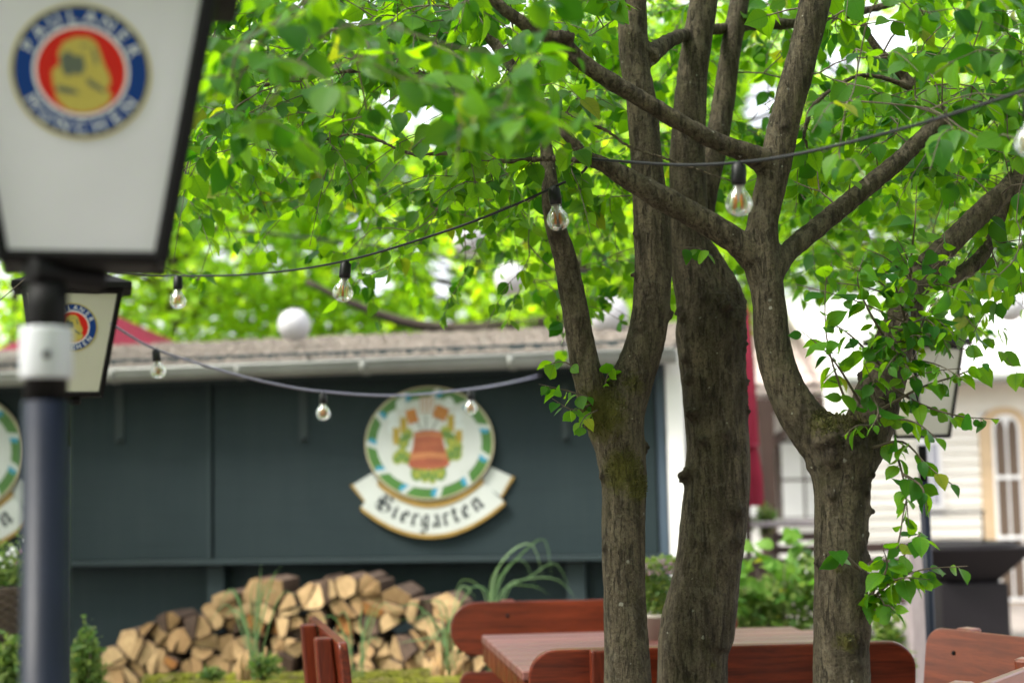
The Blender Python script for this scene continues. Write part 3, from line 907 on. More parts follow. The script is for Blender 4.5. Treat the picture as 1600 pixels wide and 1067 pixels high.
# ------------------------------------------------------------------ tree trunks and limbs
class Tree:
    def __init__(s, name, label, base):
        s.root = thing(name, label, 'tree', base)
        s.mb = MB(); s.nodes = []; s.rad = []
        s.moss = []; s.dark = []
        s.twigs = MB()
        s.leaf_B, s.leaf_D, s.leaf_N, s.leaf_L, s.leaf_K = [], [], [], [], []
    def limb(s, pts, n=None, sides=14, skel=True, rough=True):
        """pts rows: px, py, Y, width in px"""
        P = np.array([list(at(a, b, y)) + [w / 2 / F_PX * y] for a, b, y, w in pts])
        return s.limb3(P, n, sides, skel)
    def limb3(s, P, n=None, sides=14, skel=True):
        P = np.asarray(P, float)
        L = np.linalg.norm(np.diff(P[:, :3], axis=0), axis=1).sum()
        Q = spline(P, n or max(8, int(L / 0.035)))
        Q[:, 3] = np.maximum(Q[:, 3], 0.003)
        s.mb.tube(Q[:, :3], Q[:, 3], sides)
        if skel:
            s.nodes.extend(Q[:, :3]); s.rad.extend(Q[:, 3])
        return Q
    def knot(s, px, py, Y, r):
        nd, rd = np.array(s.nodes), np.array(s.rad)
        qx, qy, qd = proj(nd)
        sc = np.hypot(qx - px, qy - py) - rd / qd * F_PX * .6 + np.abs(nd[:, 1] - Y) * 60
        i = int(sc.argmin())
        k = r / F_PX * Y * .9
        dx = abs(at(px, py, nd[i][1])[0] - nd[i][0])
        yy = nd[i][1] - math.sqrt(max(0.0, rd[i] ** 2 - dx ** 2)) * .93
        c = at(px, py, yy)
        for _ in range(4):
            q = rng.normal(0, .38, 3) * k
            s.mb.ball(c + q, k * random.uniform(.4, .75), 7, 0, (1, 1, random.uniform(.8, 1.3)))
        s.dark.append((c, k * 1.25, .85))
    def mossy(s, px, py, Y, r, amt=1.0):
        s.moss.append((at(px, py, Y), r / F_PX * Y, amt))
    def darken(s, px, py, Y, r, amt=1.0):
        s.dark.append((at(px, py, Y), r / F_PX * Y, amt))

def ground_of(px, py, Y):
    p = at(px, py, Y)
    return p
tA = Tree('garden_tree', 'slimmest forked tree, moss in its low fork, in front of the shed corner', (at(980, 900, 4.15)[0], 4.15, 0))
tB = Tree('garden_tree', 'thick middle tree with torn bark knob where two stems rise', (at(1088, 900, 4.35)[0], 4.35, 0))
tC = Tree('garden_tree', 'wide Y-shaped tree with leaf sprays sprouting along one stem', (at(1315, 900, 3.75)[0], 3.75, 0))

def to_ground(px, py, Y, w):
    """bottom of a trunk: the pixel below the frame where the ground is"""
    p = at(px, py, Y)
    return [p[0] * 1.0, p[1], -0.05, w / 2 / F_PX * Y]
# tree A
Y = 4.15
P = [to_ground(982, 1067, Y, 96)] + [list(at(a, b, y)) + [w / 2 / F_PX * y] for a, b, y, w in
     [(981, 1067, Y, 74), (977, 960, Y, 68), (974, 850, Y, 68), (975, 760, Y, 72), (968, 700, Y, 80), (962, 652, Y, 92), (985, 600, Y, 70), (1012, 520, Y, 62), (1020, 430, Y, 60), (1017, 340, Y, 58), (1010, 250, Y, 52), (1003, 170, Y, 50), (990, 80, Y, 48), (988, -20, Y, 46), (985, -150, Y, 42), (975, -330, 4.2, 34), (960, -560, 4.3, 20)]]
tA.limb3(P)
tA.limb([(958, 690, Y, 60), (932, 630, Y - .03, 56), (912, 560, Y - .05, 46), (896, 470, Y - .06, 42), (882, 400, Y - .07, 38), (868, 352, Y - .08, 34), (860, 300, Y - .08, 30), (850, 200, Y, 18), (830, 110, Y + .1, 12)])
tA.limb([(1012, 90, Y, 34), (1050, 62, Y + .1, 24), (1105, 48, Y + .3, 20), (1180, 40, Y + .45, 18), (1260, 36, Y + .5, 17), (1330, 22, Y + .5, 15), (1400, 5, Y + .5, 12)])
tA.mossy(935, 645, 4.08, 55, .75); tA.mossy(975, 735, 4.08, 45, .7); tA.mossy(990, 600, 4.1, 30, .5); tA.mossy(900, 600, 4.05, 30, .4); tA.mossy(1000, 760, 4.08, 30, .8)
for k_ in ((1048, 330, 8), (1047, 490, 9), (992, 430, 7), (993, 365, 7), (996, 515, 8), (942, 745, 8), (1008, 700, 7), (945, 860, 6), (870, 365, 12), (900, 500, 6)):
    tA.knot(k_[0], k_[1], 4.12, k_[2])
# tree B
Y = 4.35
P = [to_ground(1080, 1067, Y, 150)] + [list(at(a, b, y)) + [w / 2 / F_PX * y] for a, b, y, w in
     [(1082, 1067, Y, 110), (1090, 980, Y, 116), (1104, 900, Y, 104), (1117, 800, Y, 104), (1122, 720, Y, 100), (1118, 640, Y, 100), (1113, 560, Y, 106), (1110, 510, Y, 112), (1098, 470, Y, 88), (1082, 420, Y, 68), (1078, 380, Y, 64), (1075, 300, Y, 60), (1075, 220, Y, 56), (1083, 110, Y, 50), (1100, 0, Y, 46), (1115, -150, Y, 40), (1130, -330, 4.4, 32), (1140, -560, 4.5, 18)]]
tB.limb3(P)
tB.limb([(1100, 520, Y + .04, 60), (1094, 450, Y + .07, 44), (1094, 385, Y + .1, 36), (1104, 300, Y + .12, 36), (1124, 200, Y + .14, 38), (1140, 90, Y + .16, 34), (1157, -10, Y + .18, 32), (1180, -160, Y + .2, 26), (1215, -380, Y + .3, 16)])
tB.limb([(1092, 385, Y + .01, 44), (1112, 425, Y + .01, 56), (1134, 470, Y + .01, 60), (1142, 530, Y + .01, 50)], n=12, skel=False)
tB.limb([(1138, 570, Y, 50), (1146, 500, Y + .02, 40), (1158, 466, Y + .02, 20)], n=8, skel=False)
for k_ in ((1062, 490, 12), (1100, 468, 16), (1135, 478, 18), (1152, 500, 16), (1160, 540, 12), (1080, 640, 16), (1073, 745, 15), (1150, 800, 15), (1150, 845, 10), (1162, 600, 12), (1066, 560, 8), (1112, 620, 8), (1165, 640, 8), (1148, 700, 8), (1128, 1010, 10), (1074, 590, 9), (1098, 690, 9), (1068, 748, 13), (1135, 680, 8), (1146, 805, 12), (1152, 760, 7)):
    tB.knot(k_[0], k_[1], 4.3, k_[2])
tB.darken(1135, 490, 4.3, 45, .9); tB.darken(1085, 500, 4.3, 26, .5); tB.darken(1155, 540, 4.3, 40, .8); tB.darken(1085, 640, 4.25, 28, .8); tB.darken(1072, 745, 4.25, 18, .8); tB.darken(1152, 805, 4.25, 22, .9); tB.darken(1150, 850, 4.25, 15, .8); tB.darken(1160, 620, 4.3, 30, .6)
tB.mossy(1160, 860, 4.3, 20, .4); tB.mossy(1120, 1040, 4.25, 20, .4)
# tree C
Y = 3.75
P = [to_ground(1316, 1067, Y, 120)] + [list(at(a, b, y)) + [w / 2 / F_PX * y] for a, b, y, w in
     [(1316, 1067, Y, 86), (1316, 980, Y, 88), (1313, 880, Y, 82), (1315, 800, Y, 84), (1315, 750, Y, 92), (1308, 705, Y, 112), (1270, 672, Y, 78), (1240, 632, Y, 66), (1217, 580, Y, 58), (1205, 520, Y, 56), (1200, 460, Y, 54), (1190, 400, Y, 58), (1193, 340, Y, 50), (1207, 280, Y, 50), (1226, 190, Y, 50), (1250, 100, Y, 50), (1272, 10, Y, 50), (1300, -130, Y, 42), (1330, -330, 3.8, 30), (1350, -560, 3.9, 16)]]
tC.limb3(P)
tC.limb([(1325, 730, Y, 80), (1352, 680, Y + .02, 80), (1372, 620, Y + .04, 74), (1390, 560, Y + .07, 66), (1412, 490, Y + .1, 54), (1440, 430, Y + .14, 46), (1490, 375, Y + .18, 38), (1540, 325, Y + .2, 36), (1580, 290, Y + .22, 34), (1650, 200, Y + .25, 30), (1740, 40, Y + .3, 22), (1800, -110, Y + .35, 13), (1830, -260, Y + .4, 5)])
tC.limb([(1440, 440, Y + .14, 34), (1490, 432, Y + .2, 26), (1530, 405, Y + .25, 24), (1560, 350, Y + .3, 18), (1590, 250, Y + .35, 12)])
tC.limb([(1185, 410, Y, 50), (1150, 378, Y - .02, 44), (1100, 346, Y - .04, 42), (1050, 318, Y - .06, 40), (990, 285, Y - .08, 36), (945, 258, Y - .10, 28), (918, 246, Y - .10, 22), (880, 205, Y - .08, 18), (835, 150, Y, 17), (787, 88, Y + .05, 20), (750, 30, Y + .1, 20), (720, -40, Y + .15, 18), (690, -160, Y + .2, 14)])
tC.limb([(1205, 425, Y, 46), (1235, 390, Y + .04, 34), (1290, 345, Y + .10, 33), (1345, 300, Y + .15, 32), (1400, 255, Y + .2, 30), (1450, 208, Y + .24, 28), (1490, 180, Y + .26, 34), (1560, 150, Y + .28, 24), (1640, 120, Y + .3, 20), (1760, 60, Y + .4, 12), (1850, 20, Y + .45, 5)])
tC.limb([(1485, 190, Y + .26, 24), (1440, 150, Y + .24, 20), (1400, 105, Y + .22, 16), (1360, 62, Y + .2, 13), (1338, 0, Y + .2, 11), (1325, -80, Y + .2, 9)])
tC.limb([(1205, 262, Y, 46), (1170, 240, Y - .05, 34), (1120, 222, Y - .08, 30), (1060, 190, Y - .12, 29), (990, 148, Y - .16, 29), (930, 112, Y - .19, 28), (875, 68, Y - .22, 26), (830, 45, Y - .25, 24), (775, 5, Y - .28, 20), (720, -50, Y - .3, 17), (640, -110, Y - .35, 12)])
tC.limb([(850, 55, Y - .22, 14), (838, 20, Y - .22, 12), (835, -40, Y - .2, 10)])
tC.limb([(1255, 215, Y + .05, 9), (1268, 170, Y + .1, 10), (1300, 140, Y + .14, 10), (1345, 118, Y + .18, 11), (1400, 128, Y + .2, 11), (1440, 150, Y + .24, 12)], sides=8)
tC.limb([(1255, 270, Y + .05, 5), (1262, 230, Y + .04, 6), (1255, 215, Y + .05, 8)], sides=8)
tC.limb([(800, 150, Y + .02, 16), (720, 135, Y + .1, 12), (650, 112, Y + .15, 11), (570, 110, Y + .2, 10), (500, 118, Y + .22, 9), (420, 132, Y + .25, 8), (350, 152, Y + .25, 7), (290, 170, Y + .25, 5)], sides=9)
tC.limb([(930, 252, Y - .1, 14), (860, 248, Y, 11), (780, 252, Y + .1, 10), (700, 240, Y + .18, 10), (640, 240, Y + .2, 9), (560, 210, Y + .22, 8), (470, 228, Y + .25, 6), (380, 240, Y + .3, 4)], sides=9)
tC.limb([(1145, 284, Y - .2, 7), (1090, 265, Y - .18, 8), (1030, 245, Y - .15, 9), (980, 228, Y - .15, 9), (950, 205, Y - .15, 8), (905, 188, Y - .15, 7), (870, 165, Y - .15, 5)], sides=8)
tC.limb([(1190, 480, 6.2, 3), (1190, 479, 6.2, 3)], n=4, skel=False) if False else None
tC.mossy(1285, 665, 3.7, 34, .55); tC.mossy(1330, 660, 3.7, 40, .5); tC.mossy(1320, 1000, 3.7, 26, .6); tC.mossy(1300, 665, 3.7, 20, .6); tC.mossy(1310, 890, 3.68, 10, .6)
tC.darken(1325, 680, 3.68, 58, .8); tC.darken(1365, 620, 3.7, 50, .65); tC.darken(1405, 500, 3.8, 60, .6); tC.darken(1330, 1010, 3.7, 32, .8); tC.darken(1350, 760, 3.7, 20, .8); tC.darken(1352, 860, 3.7, 20, .8); tC.darken(1305, 770, 3.68, 14, .6)
for k_ in ((1352, 770, 9), (1358, 800, 8), (1354, 835, 9), (1356, 870, 8), (1352, 905, 9), (1300, 770, 9), (1362, 740, 9), (1300, 700, 20), (1330, 668, 18), (1345, 700, 18), (1285, 668, 12), (1318, 1000, 16), (1340, 1040, 12), (1276, 880, 5), (1400, 560, 9), (1345, 585, 9), (1255, 640, 6), (1225, 200, 8), (880, 62, 14)):
    tC.knot(k_[0], k_[1], 3.70, k_[2])

def finish_trunk(t, voxel=0.0075):
    tmp = link('tmp', t.mb.mesh('tmp'))
    m = tmp.modifiers.new('r', 'REMESH'); m.mode = 'VOXEL'; m.voxel_size = voxel
    m = tmp.modifiers.new('s', 'SMOOTH'); m.factor = 0.5; m.iterations = 5
    dg = bpy.context.evaluated_depsgraph_get()
    me = bpy.data.meshes.new_from_object(tmp.evaluated_get(dg))
    bpy.data.objects.remove(tmp)
    nv = len(me.vertices)
    co = np.empty(nv * 3, np.float32); me.vertices.foreach_get('co', co); co = co.reshape(-1, 3).astype(float)
    no = np.empty(nv * 3, np.float32); me.vertices.foreach_get('normal', no); no = no.reshape(-1, 3).astype(float)
    moss = np.zeros(nv); dark = np.zeros(nv)
    for arr, lst in ((moss, t.moss), (dark, t.dark)):
        for c, r, a in lst:
            d = np.linalg.norm((co - c) * np.array([1, .6, 1]), axis=1) / r
            np.maximum(arr, a * np.clip(1.4 - d, 0, 1), out=arr)
    px, py, dep = proj(co)
    vis = (px > -100) & (px < 1700) & (py > -100) & (py < 1170)
    disp = np.zeros(nv)
    for i in np.nonzero(vis)[0]:
        x, y, z = co[i]
        a = noise.noise((x * 85, y * 85, z * 14)) * .0014 + noise.noise((x * 24, y * 24, z * 8)) * .0026 + noise.noise((x * 60, y * 60, z * 45)) * .0014
        if dark[i] > .2: a += (abs(noise.noise((x * 75, y * 75, z * 75))) - .2) * .016 * dark[i]
        if moss[i] > .25: a += noise.noise((x * 110, y * 110, z * 110)) * .004 * moss[i]
        disp[i] = a
    co += no * disp[:, None]
    co -= WO[t.root.name]
    me.vertices.foreach_set('co', co.astype(np.float32).ravel())
    for nm, arr in (('moss', moss), ('dark', dark)):
        at_ = me.attributes.new(nm, 'FLOAT', 'POINT'); at_.data.foreach_set('value', arr.astype(np.float32))
    me.polygons.foreach_set('use_smooth', [True] * len(me.polygons))
    me.update()
    me.materials.clear()
    link('trunk', me, t.root, [M['bark']])
    # little moss tufts where the moss is thick
    idx = np.nonzero((moss * (0.55 + 0.45 * np.clip(no[:, 2] + .3, 0, 1)) > .33) & vis)[0]
    if len(idx):
        pick = rng.choice(idx, min(len(idx), 2600), replace=False)
        mb = MB()
        for i in pick:
            p = co[i] + WO[t.root.name]
            d = unit(no[i] + rng.normal(0, .5, 3) + np.array([0, 0, .2])); h = rng.uniform(.004, .011)
            u = unit(np.cross(d, rng.normal(0, 1, 3))) * h * .28
            mb.add([p - u, p + u, p + d * h], [(0, 1, 2)])
        o = mb.build('moss', M['moss'], t.root); o['kind'] = 'stuff'
for t in (tA, tB, tC):
    finish_trunk(t)

# ------------------------------------------------------------------ foliage of the three trees
def leaf_template(hi, bend=0.22, fold=0.10, twist=0.0):
    """x across, y from stalk to tip, z along the normal; triangles only"""
    if hi:
        ys = [0.0, 0.10, 0.28, 0.50, 0.72, 0.88, 1.0]
        ws = [0.0, 0.20, 0.35, 0.37, 0.26, 0.105, 0.0]
    else:
        ys = [0.0, 0.30, 0.68, 1.0]; ws = [0.0, 0.31, 0.26, 0.0]
    V, UV, F = [], [], []
    for y, w in zip(ys, ws):
        z = -bend * y * y
        tw = twist * y
        V.append((0, y, z)); UV.append((.5, y))
        V.append((-w, y - .02, z + fold * w / .33 - tw * w)); UV.append((.5 - w, y))
        V.append((w, y - .02, z + fold * w / .33 + tw * w)); UV.append((.5 + w, y))
    n = len(ys)
    for i in range(n - 1):
        a, b = 3 * i, 3 * i + 3
        for s_ in (1, 2):
            q = [a, a + s_, b + s_, b]
            if s_ == 2: q = q[::-1]
            if i == 0: F.append((a, b + s_, b) if s_ == 1 else (a, b, b + s_))
            elif i == n - 2: F.append((a, a + s_, b) if s_ == 1 else (a, b, a + s_))
            else: F += [(q[0], q[1], q[2]), (q[0], q[2], q[3])]
    return np.array(V), np.array(UV), np.array(F)
T_LO = [leaf_template(False, b, f) for b, f in ((.18, .06), (.34, .10), (.05, .03))]
T_HI = [leaf_template(True, b, f, tw) for b, f, tw in ((.15, .05, .0), (.34, .09, .25), (.05, .03, -.2), (.5, .07, .1), (.24, .12, -.3))]

def leaf_frames(D, Nn):
    D = unit(D)
    Nn = Nn - D * (Nn * D).sum(1, keepdims=True)
    Nn = unit(Nn)
    S = np.cross(D, Nn)
    return S, D, Nn
def leaves_mesh(name, B, D, Nn, L, templ, mat, parent, off):
    """one joined mesh of many leaves"""
    B, D, Nn, L = np.asarray(B), np.asarray(D), np.asarray(Nn), np.asarray(L)
    S, D, Nn = leaf_frames(D, Nn)
    wid = rng.uniform(.85, 1.12, len(B)) * L
    which = rng.integers(0, len(templ), len(B))
    VV, FF, UU, AA = [], [], [], []
    base = 0
    var = rng.random(len(B))
    for k, (V, UV, F) in enumerate(templ):
        m = np.nonzero(which == k)[0]
        if not len(m): continue
        P = (B[m][:, None] + V[None, :, 0:1] * (S[m] * wid[m][:, None])[:, None] + V[None, :, 1:2] * (D[m] * L[m][:, None])[:, None] + V[None, :, 2:3] * (Nn[m] * L[m][:, None])[:, None])
        nv = len(V)
        VV.append(P.reshape(-1, 3))
        FF.append((F[None] + (base + np.arange(len(m)) * nv)[:, None, None]).reshape(-1, 3))
        UU.append(np.tile(UV, (len(m), 1))); AA.append(np.repeat(var[m], nv))
        base += nv * len(m)
    V, F, UV, A = np.vstack(VV), np.vstack(FF), np.vstack(UU), np.concatenate(AA)
    V = V - np.array(off)
    me = bpy.data.meshes.new(name)
    me.vertices.add(len(V)); me.vertices.foreach_set('co', V.astype(np.float32).ravel())
    me.loops.add(F.size); me.loops.foreach_set('vertex_index', F.astype(np.int32).ravel())
    me.polygons.add(len(F)); me.polygons.foreach_set('loop_start', np.arange(0, F.size, 3, dtype=np.int32))
    me.update(calc_edges=True)
    uv = me.uv_layers.new(name='UVMap'); uv.data.foreach_set('uv', UV[F.ravel()].astype(np.float32).ravel())
    a = me.attributes.new('var', 'FLOAT', 'POINT'); a.data.foreach_set('value', A.astype(np.float32))
    me.polygons.foreach_set('use_smooth', np.ones(len(F), bool))
    return link(name, me, parent, [mat])
def template_mesh(name, T, mat):
    V, UV, F = T
    me = bpy.data.meshes.new(name)
    me.from_pydata(V.tolist(), [], F.tolist())
    uv = me.uv_layers.new(name='UVMap')
    uv.data.foreach_set('uv', UV[F.ravel()].astype(np.float32).ravel())
    me.polygons.foreach_set('use_smooth', [True] * len(F))
    me.materials.append(mat)
    return me
LEAF_ME = [template_mesh('leaf', T, M['leaf_one']) for T in T_HI]

# openings where the sky shows through the crowns: (px, py, half-width, half-height)
GAPS = [(640, 168, 48, 30), (590, 130, 26, 16), (690, 210, 26, 14), (772, 70, 30, 16), (770, 105, 20, 16), (1190, 165, 30, 34), (1195, 150, 26, 26), (1310, 95, 30, 22), (1392, 52, 36, 26), (1345, 12, 26, 12), (585, 440, 28, 22), (690, 430, 18, 34), (560, 345, 16, 12), (905, 165, 14, 10), (1240, 20, 14, 10), (745, 375, 26, 24), (1350, 360, 20, 14), (790, 435, 14, 18), (1560, 500, 26, 22), (1130, 230, 10, 20)]
GAPA = np.array(GAPS, float)
def in_gap(P, grow=1.0):
    px, py, _ = proj(P)
    m = np.zeros(len(P), bool)
    for x, y, a, b in GAPA:
        m |= ((px - x) / (a * grow)) ** 2 + ((py - y) / (b * grow)) ** 2 < 1
    return m

# limbs and bulbs that no leaf hides in the photograph: (x0, y0, x1, y1, half-width, distance)
CLEAR = [(992, 60, 1022, 440, 34, 4.15), (1022, 440, 985, 620, 34, 4.15), (1095, 0, 1075, 300, 36, 4.3), (1075, 300, 1100, 640, 60, 4.3), (1150, 20, 1112, 300, 24, 4.35), (1275, 0, 1226, 190, 30, 3.75), (1226, 190, 1190, 400, 34, 3.75), (1190, 400, 1215, 580, 40, 3.75),
         (1155, 380, 925, 252, 24, 3.7), (1200, 250, 900, 90, 19, 3.6), (1210, 415, 1440, 215, 22, 3.85), (1450, 420, 1560, 305, 22, 3.9), (868, 350, 905, 540, 28, 4.1), (1163, 262, 1166, 320, 40, 3.2), (867, 300, 874, 345, 32, 3.9), (543, 415, 550, 455, 26, 4.2), (278, 435, 280, 475, 22, 5.1), (1270, 640, 1240, 600, 40, 3.75), (30, 420, 110, 470, 40, 5.2)]
def in_the_way(P):
    px, py, dp = proj(P)
    m = np.zeros(len(P), bool)
    for x0, y0, x1, y1, w, Yd in CLEAR:
        dx, dy = x1 - x0, y1 - y0
        t_ = np.clip(((px - x0) * dx + (py - y0) * dy) / (dx * dx + dy * dy), 0, 1)
        d = np.hypot(px - x0 - t_ * dx, py - y0 - t_ * dy)
        m |= (d < w) & (P[:, 1] < Yd + .05)
    return m
trees = [tA, tB, tC]
NODE = np.vstack([np.array(t.nodes) for t in trees])
NRAD = np.concatenate([np.array(t.rad) for t in trees])
NTREE = np.concatenate([np.full(len(t.nodes), i) for i, t in enumerate(trees)])

def add_leaves_along(t, Q, n, size, skip=0.15, spread=1.0, keep=False):
    """alternate leaves along the polyline Q"""
    m = len(Q)
    side = rng.choice([-1, 1])
    for i in range(n):
        f = skip + (1 - skip) * (i + .5 * rng.random()) / n
        j = min(m - 1, int(f * (m - 1)))
        p = Q[j]
        T = unit(Q[min(m - 1, j + 1)] - Q[max(0, j - 1)])
        lat = np.cross(T, UP)
        if np.linalg.norm(lat) < .2: lat = np.array([math.cos(i * 2.4), math.sin(i * 2.4), 0])
        lat = unit(lat) * side
        d = unit(lat * rng.uniform(.5, 1.0) * spread + T * rng.uniform(.25, .8) + np.array([0, 0, -rng.uniform(.15, 1.0)]) + rng.normal(0, .22, 3))
        nn = unit(UP * rng.uniform(.2, 1) + rng.normal(0, .6, 3) + np.array([0, -.25, 0]))
        L = size * rng.uniform(.45, 1.3) * (1 - .3 * abs(f - .5))
        t.leaf_B.append(p + d * .008); t.leaf_D.append(d); t.leaf_N.append(nn); t.leaf_L.append(L); t.leaf_K.append(keep)
        if t is not tB: t.twigs.tube([p, p + d * .014], .0009, 3, caps=False)
        side = -side

def grow_to(target, size, n_leaf, length, lean=None):
    """a twig that leaves the nearest wood, reaches the target point and carries leaves"""
    global NODE, NRAD, NTREE
    if in_the_way(np.array([target]))[0] and rng.random() < .9: return False
    d2 = ((NODE - target) ** 2).sum(1) + 0.05 * (NODE[:, 2] - target[2]) ** 2
    i = int(d2.argmin())
    a = NODE[i]; t = trees[int(NTREE[i])]
    v = target - a
    dist = float(np.linalg.norm(v))
    if dist > 2.2: return False
    mid = a + v * .5 + rng.normal(0, .06, 3) * dist + np.array([0, 0, .10 * dist])
    dirn = unit(unit(v) * np.array([1, 1, .4]) + rng.normal(0, .55, 3) * np.array([1, 1, .35]) + (lean if lean is not None else 0))
    end = target + dirn * length + np.array([0, 0, -.10 * length - rng.uniform(0, .3) * length])
    P = np.array([a, mid, target, (target + end) / 2 + np.array([0, 0, .03]), end])
    k = max(8, int((dist + length) / .05))
    Q = spline(P, k)
    rr = np.linspace(min(float(NRAD[i]) * .55, .0022 + .004 * min(dist, 1.2)), .0009, k)
    if in_the_way(Q[int(k * .3):]).mean() > .12 and rng.random() < .9: return False
    if t is tB:
        mb = MB(); mb.tube(Q, rr, 5, caps=False); mb.build('twig', M['twig'], t.root)
    else:
        t.twigs.tube(Q, rr, 5, caps=False)
    j0 = int(k * dist / (dist + length))
    keep = Q[2:max(3, j0)][::2]
    if len(keep):
        NODE = np.vstack([NODE, keep]); NRAD = np.concatenate([NRAD, np.full(len(keep), .004)]); NTREE = np.concatenate([NTREE, np.full(len(keep), NTREE[i])])
    add_leaves_along(t, Q[max(0, j0 - int(k * .12)):], n_leaf, size)
    return True

def cluster(x0, x1, y0, y1, Y0, Y1, n, size=.063, leaves=(9, 14), length=(.16, .34)):
    pts = []
    for _ in range(n):
        p = at(rng.uniform(x0, x1), rng.uniform(y0, y1), rng.uniform(Y0, Y1))
        pts.append(p)
    pts = np.array(pts)
    pts = pts[~in_gap(pts, 1.25)]
    d = np.array([((NODE - p) ** 2).sum(1).min() for p in pts])
    for p in pts[np.argsort(d)]:
        grow_to(p, size, int(rng.integers(*leaves)), rng.uniform(*length))

cluster(290, 820, -70, 230, 3.3, 5.4, 270)
cluster(690, 1000, -70, 320, 3.5, 5.4, 150)
cluster(860, 1300, -70, 330, 4.7, 6.2, 180)
cluster(1130, 1640, -70, 300, 3.1, 5.4, 240)
cluster(1440, 1660, 380, 500, 4.6, 5.6, 20)
cluster(1380, 1640, 390, 520, 5.6, 6.8, 22)
cluster(1480, 1660, 200, 470, 3.3, 4.6, 42)
cluster(540, 880, 270, 470, 4.6, 6.0, 58)
cluster(860, 1060, 300, 500, 5.0, 6.2, 34)
cluster(255, 560, 200, 320, 4.2, 5.6, 32)
cluster(1215, 1500, 300, 440, 4.7, 6.2, 44)
cluster(320, 560, 10, 190, 2.35, 2.9, 15, length=(.14, .24))
cluster(600, 860, 70, 240, 2.3, 2.8, 24, length=(.14, .22))
cluster(60, 330, 330, 470, 4.3, 5.2, 10, length=(.12, .2))
cluster(-40, 60, 420, 540, 4.2, 5.0, 8, length=(.12, .2))
# the crowns above and beside the frame, extended out of view to add shade
def overhead(n, x, y, z):
    pts = np.stack([rng.uniform(*x, n), rng.uniform(*y, n), rng.uniform(*z, n)], 1)
    px, py, dp = proj(pts)
    inside = (dp > 0) & (px > -120) & (px < 1720) & (py > -40) & (py < 1100)
    pts = pts[~inside]
    d = np.array([((NODE - p) ** 2).sum(1).min() for p in pts])
    for p in pts[np.argsort(d)]:
        grow_to(p, .10, 10, rng.uniform(.3, .5))
overhead(1500, (-3.6, 4.2), (-1.5, 6.6), (2.7, 4.8))

# sprays traced from the photograph
def spray(t, pts, n, size=.054, w=5):
    n = int(n * 1.35)
    P = np.array([list(at(a, b, y)) for a, b, y in pts])
    k = max(8, int(np.linalg.norm(np.diff(P, axis=0), axis=1).sum() / .02))
    Q = spline(P, k)
    if t is tB:
        mb = MB(); mb.tube(Q, np.linspace(w / 2 / F_PX * pts[0][2], .0009, k), 6, caps=False); mb.build('twig', M['twig'], t.root)
    else:
        t.twigs.tube(Q, np.linspace(w / 2 / F_PX * pts[0][2], .0009, k), 6, caps=False)
    add_leaves_along(t, Q, n, size, .12, keep=True)
c = 3.70
for pts, n in (
    ([(1375, 640, c), (1440, 605, c - .05), (1500, 585, c - .08), (1545, 560, c - .1)], 13),
    ([(1385, 600, c), (1440, 632, c - .04), (1500, 650, c - .08), (1562, 655, c - .1)], 12),
    ([(1360, 700, c), (1410, 690, c - .05), (1450, 728, c - .1), (1495, 762, c - .12)], 11),
    ([(1395, 690, c), (1412, 750, c - .06), (1420, 820, c - .08)], 9),
    ([(1352, 965, c), (1372, 905, c - .03), (1400, 860, c - .06), (1412, 800, c - .08), (1420, 760, c - .08)], 12),
    ([(1352, 955, c), (1385, 915, c - .04), (1440, 890, c - .08), (1512, 884, c - .12)], 11),
    ([(1356, 950, c), (1390, 900, c - .05), (1425, 850, c - .1), (1440, 830, c - .12)], 10),
    ([(1354, 945, c), (1400, 905, c - .08), (1455, 905, c - .12)], 9),
    ([(1352, 940, c), (1385, 890, c - .1), (1378, 850, c - .14)], 8),
    ([(1354, 960, c), (1385, 945, c - .08), (1400, 955, c - .12)], 6),
    ([(1375, 650, c), (1430, 660, c - .08), (1470, 690, c - .1)], 8),
    ([(1400, 520, c), (1450, 500, c - .08), (1490, 560, c - .12)], 9),
    ([(1410, 740, c - .06), (1440, 760, c - .1), (1450, 800, c - .12)], 6),
    ([(1350, 935, c), (1372, 930, c - .05), (1390, 960, c - .08)], 6),
    ([(1345, 890, c), (1322, 868, c - .06), (1298, 856, c - .1)], 5),
    ([(1338, 655, c), (1315, 610, c - .08), (1292, 530, c - .12), (1290, 450, c - .14), (1300, 408, c - .15)], 14),
    ([(1345, 630, c), (1300, 560, c - .1), (1250, 515, c - .14)], 8),
    ([(1380, 575, c), (1330, 525, c - .1), (1288, 498, c - .14)], 9),
    ([(1400, 520, c + .05), (1432, 470, c - .02), (1470, 430, c - .05), (1486, 396, c - .06)], 9),
    ([(1420, 470, c + .08), (1424, 400, c), (1430, 345, c - .05), (1432, 290, c - .05)], 9),
    ([(1400, 560, c + .05), (1440, 530, c - .02), (1480, 522, c - .05), (1528, 545, c - .08)], 10),
    ([(1350, 600, c - .05), (1372, 640, c - .1), (1362, 668, c - .12)], 6),
    ([(1390, 540, c), (1360, 490, c - .08), (1340, 440, c - .1), (1350, 400, c - .1)], 9),
    ([(1415, 500, c), (1400, 450, c - .08), (1380, 420, c - .1)], 7),
):
    spray(tC, pts, n)
for i in range(26):
    f = rng.random()
    a, b = np.array([1360., 660.]), np.array([1445., 430.])
    q = a + (b - a) * f + rng.normal(0, 14, 2)
    e = q + np.array([rng.normal(12, 75), rng.uniform(-80, 40)])
    spray(tC, [(q[0], q[1], c), ((q[0] + e[0]) / 2, (q[1] + e[1]) / 2 - 8, c - .07), (e[0], e[1], c - rng.uniform(.06, .16))], int(rng.integers(4, 7)), .046, 3)
a = 4.08
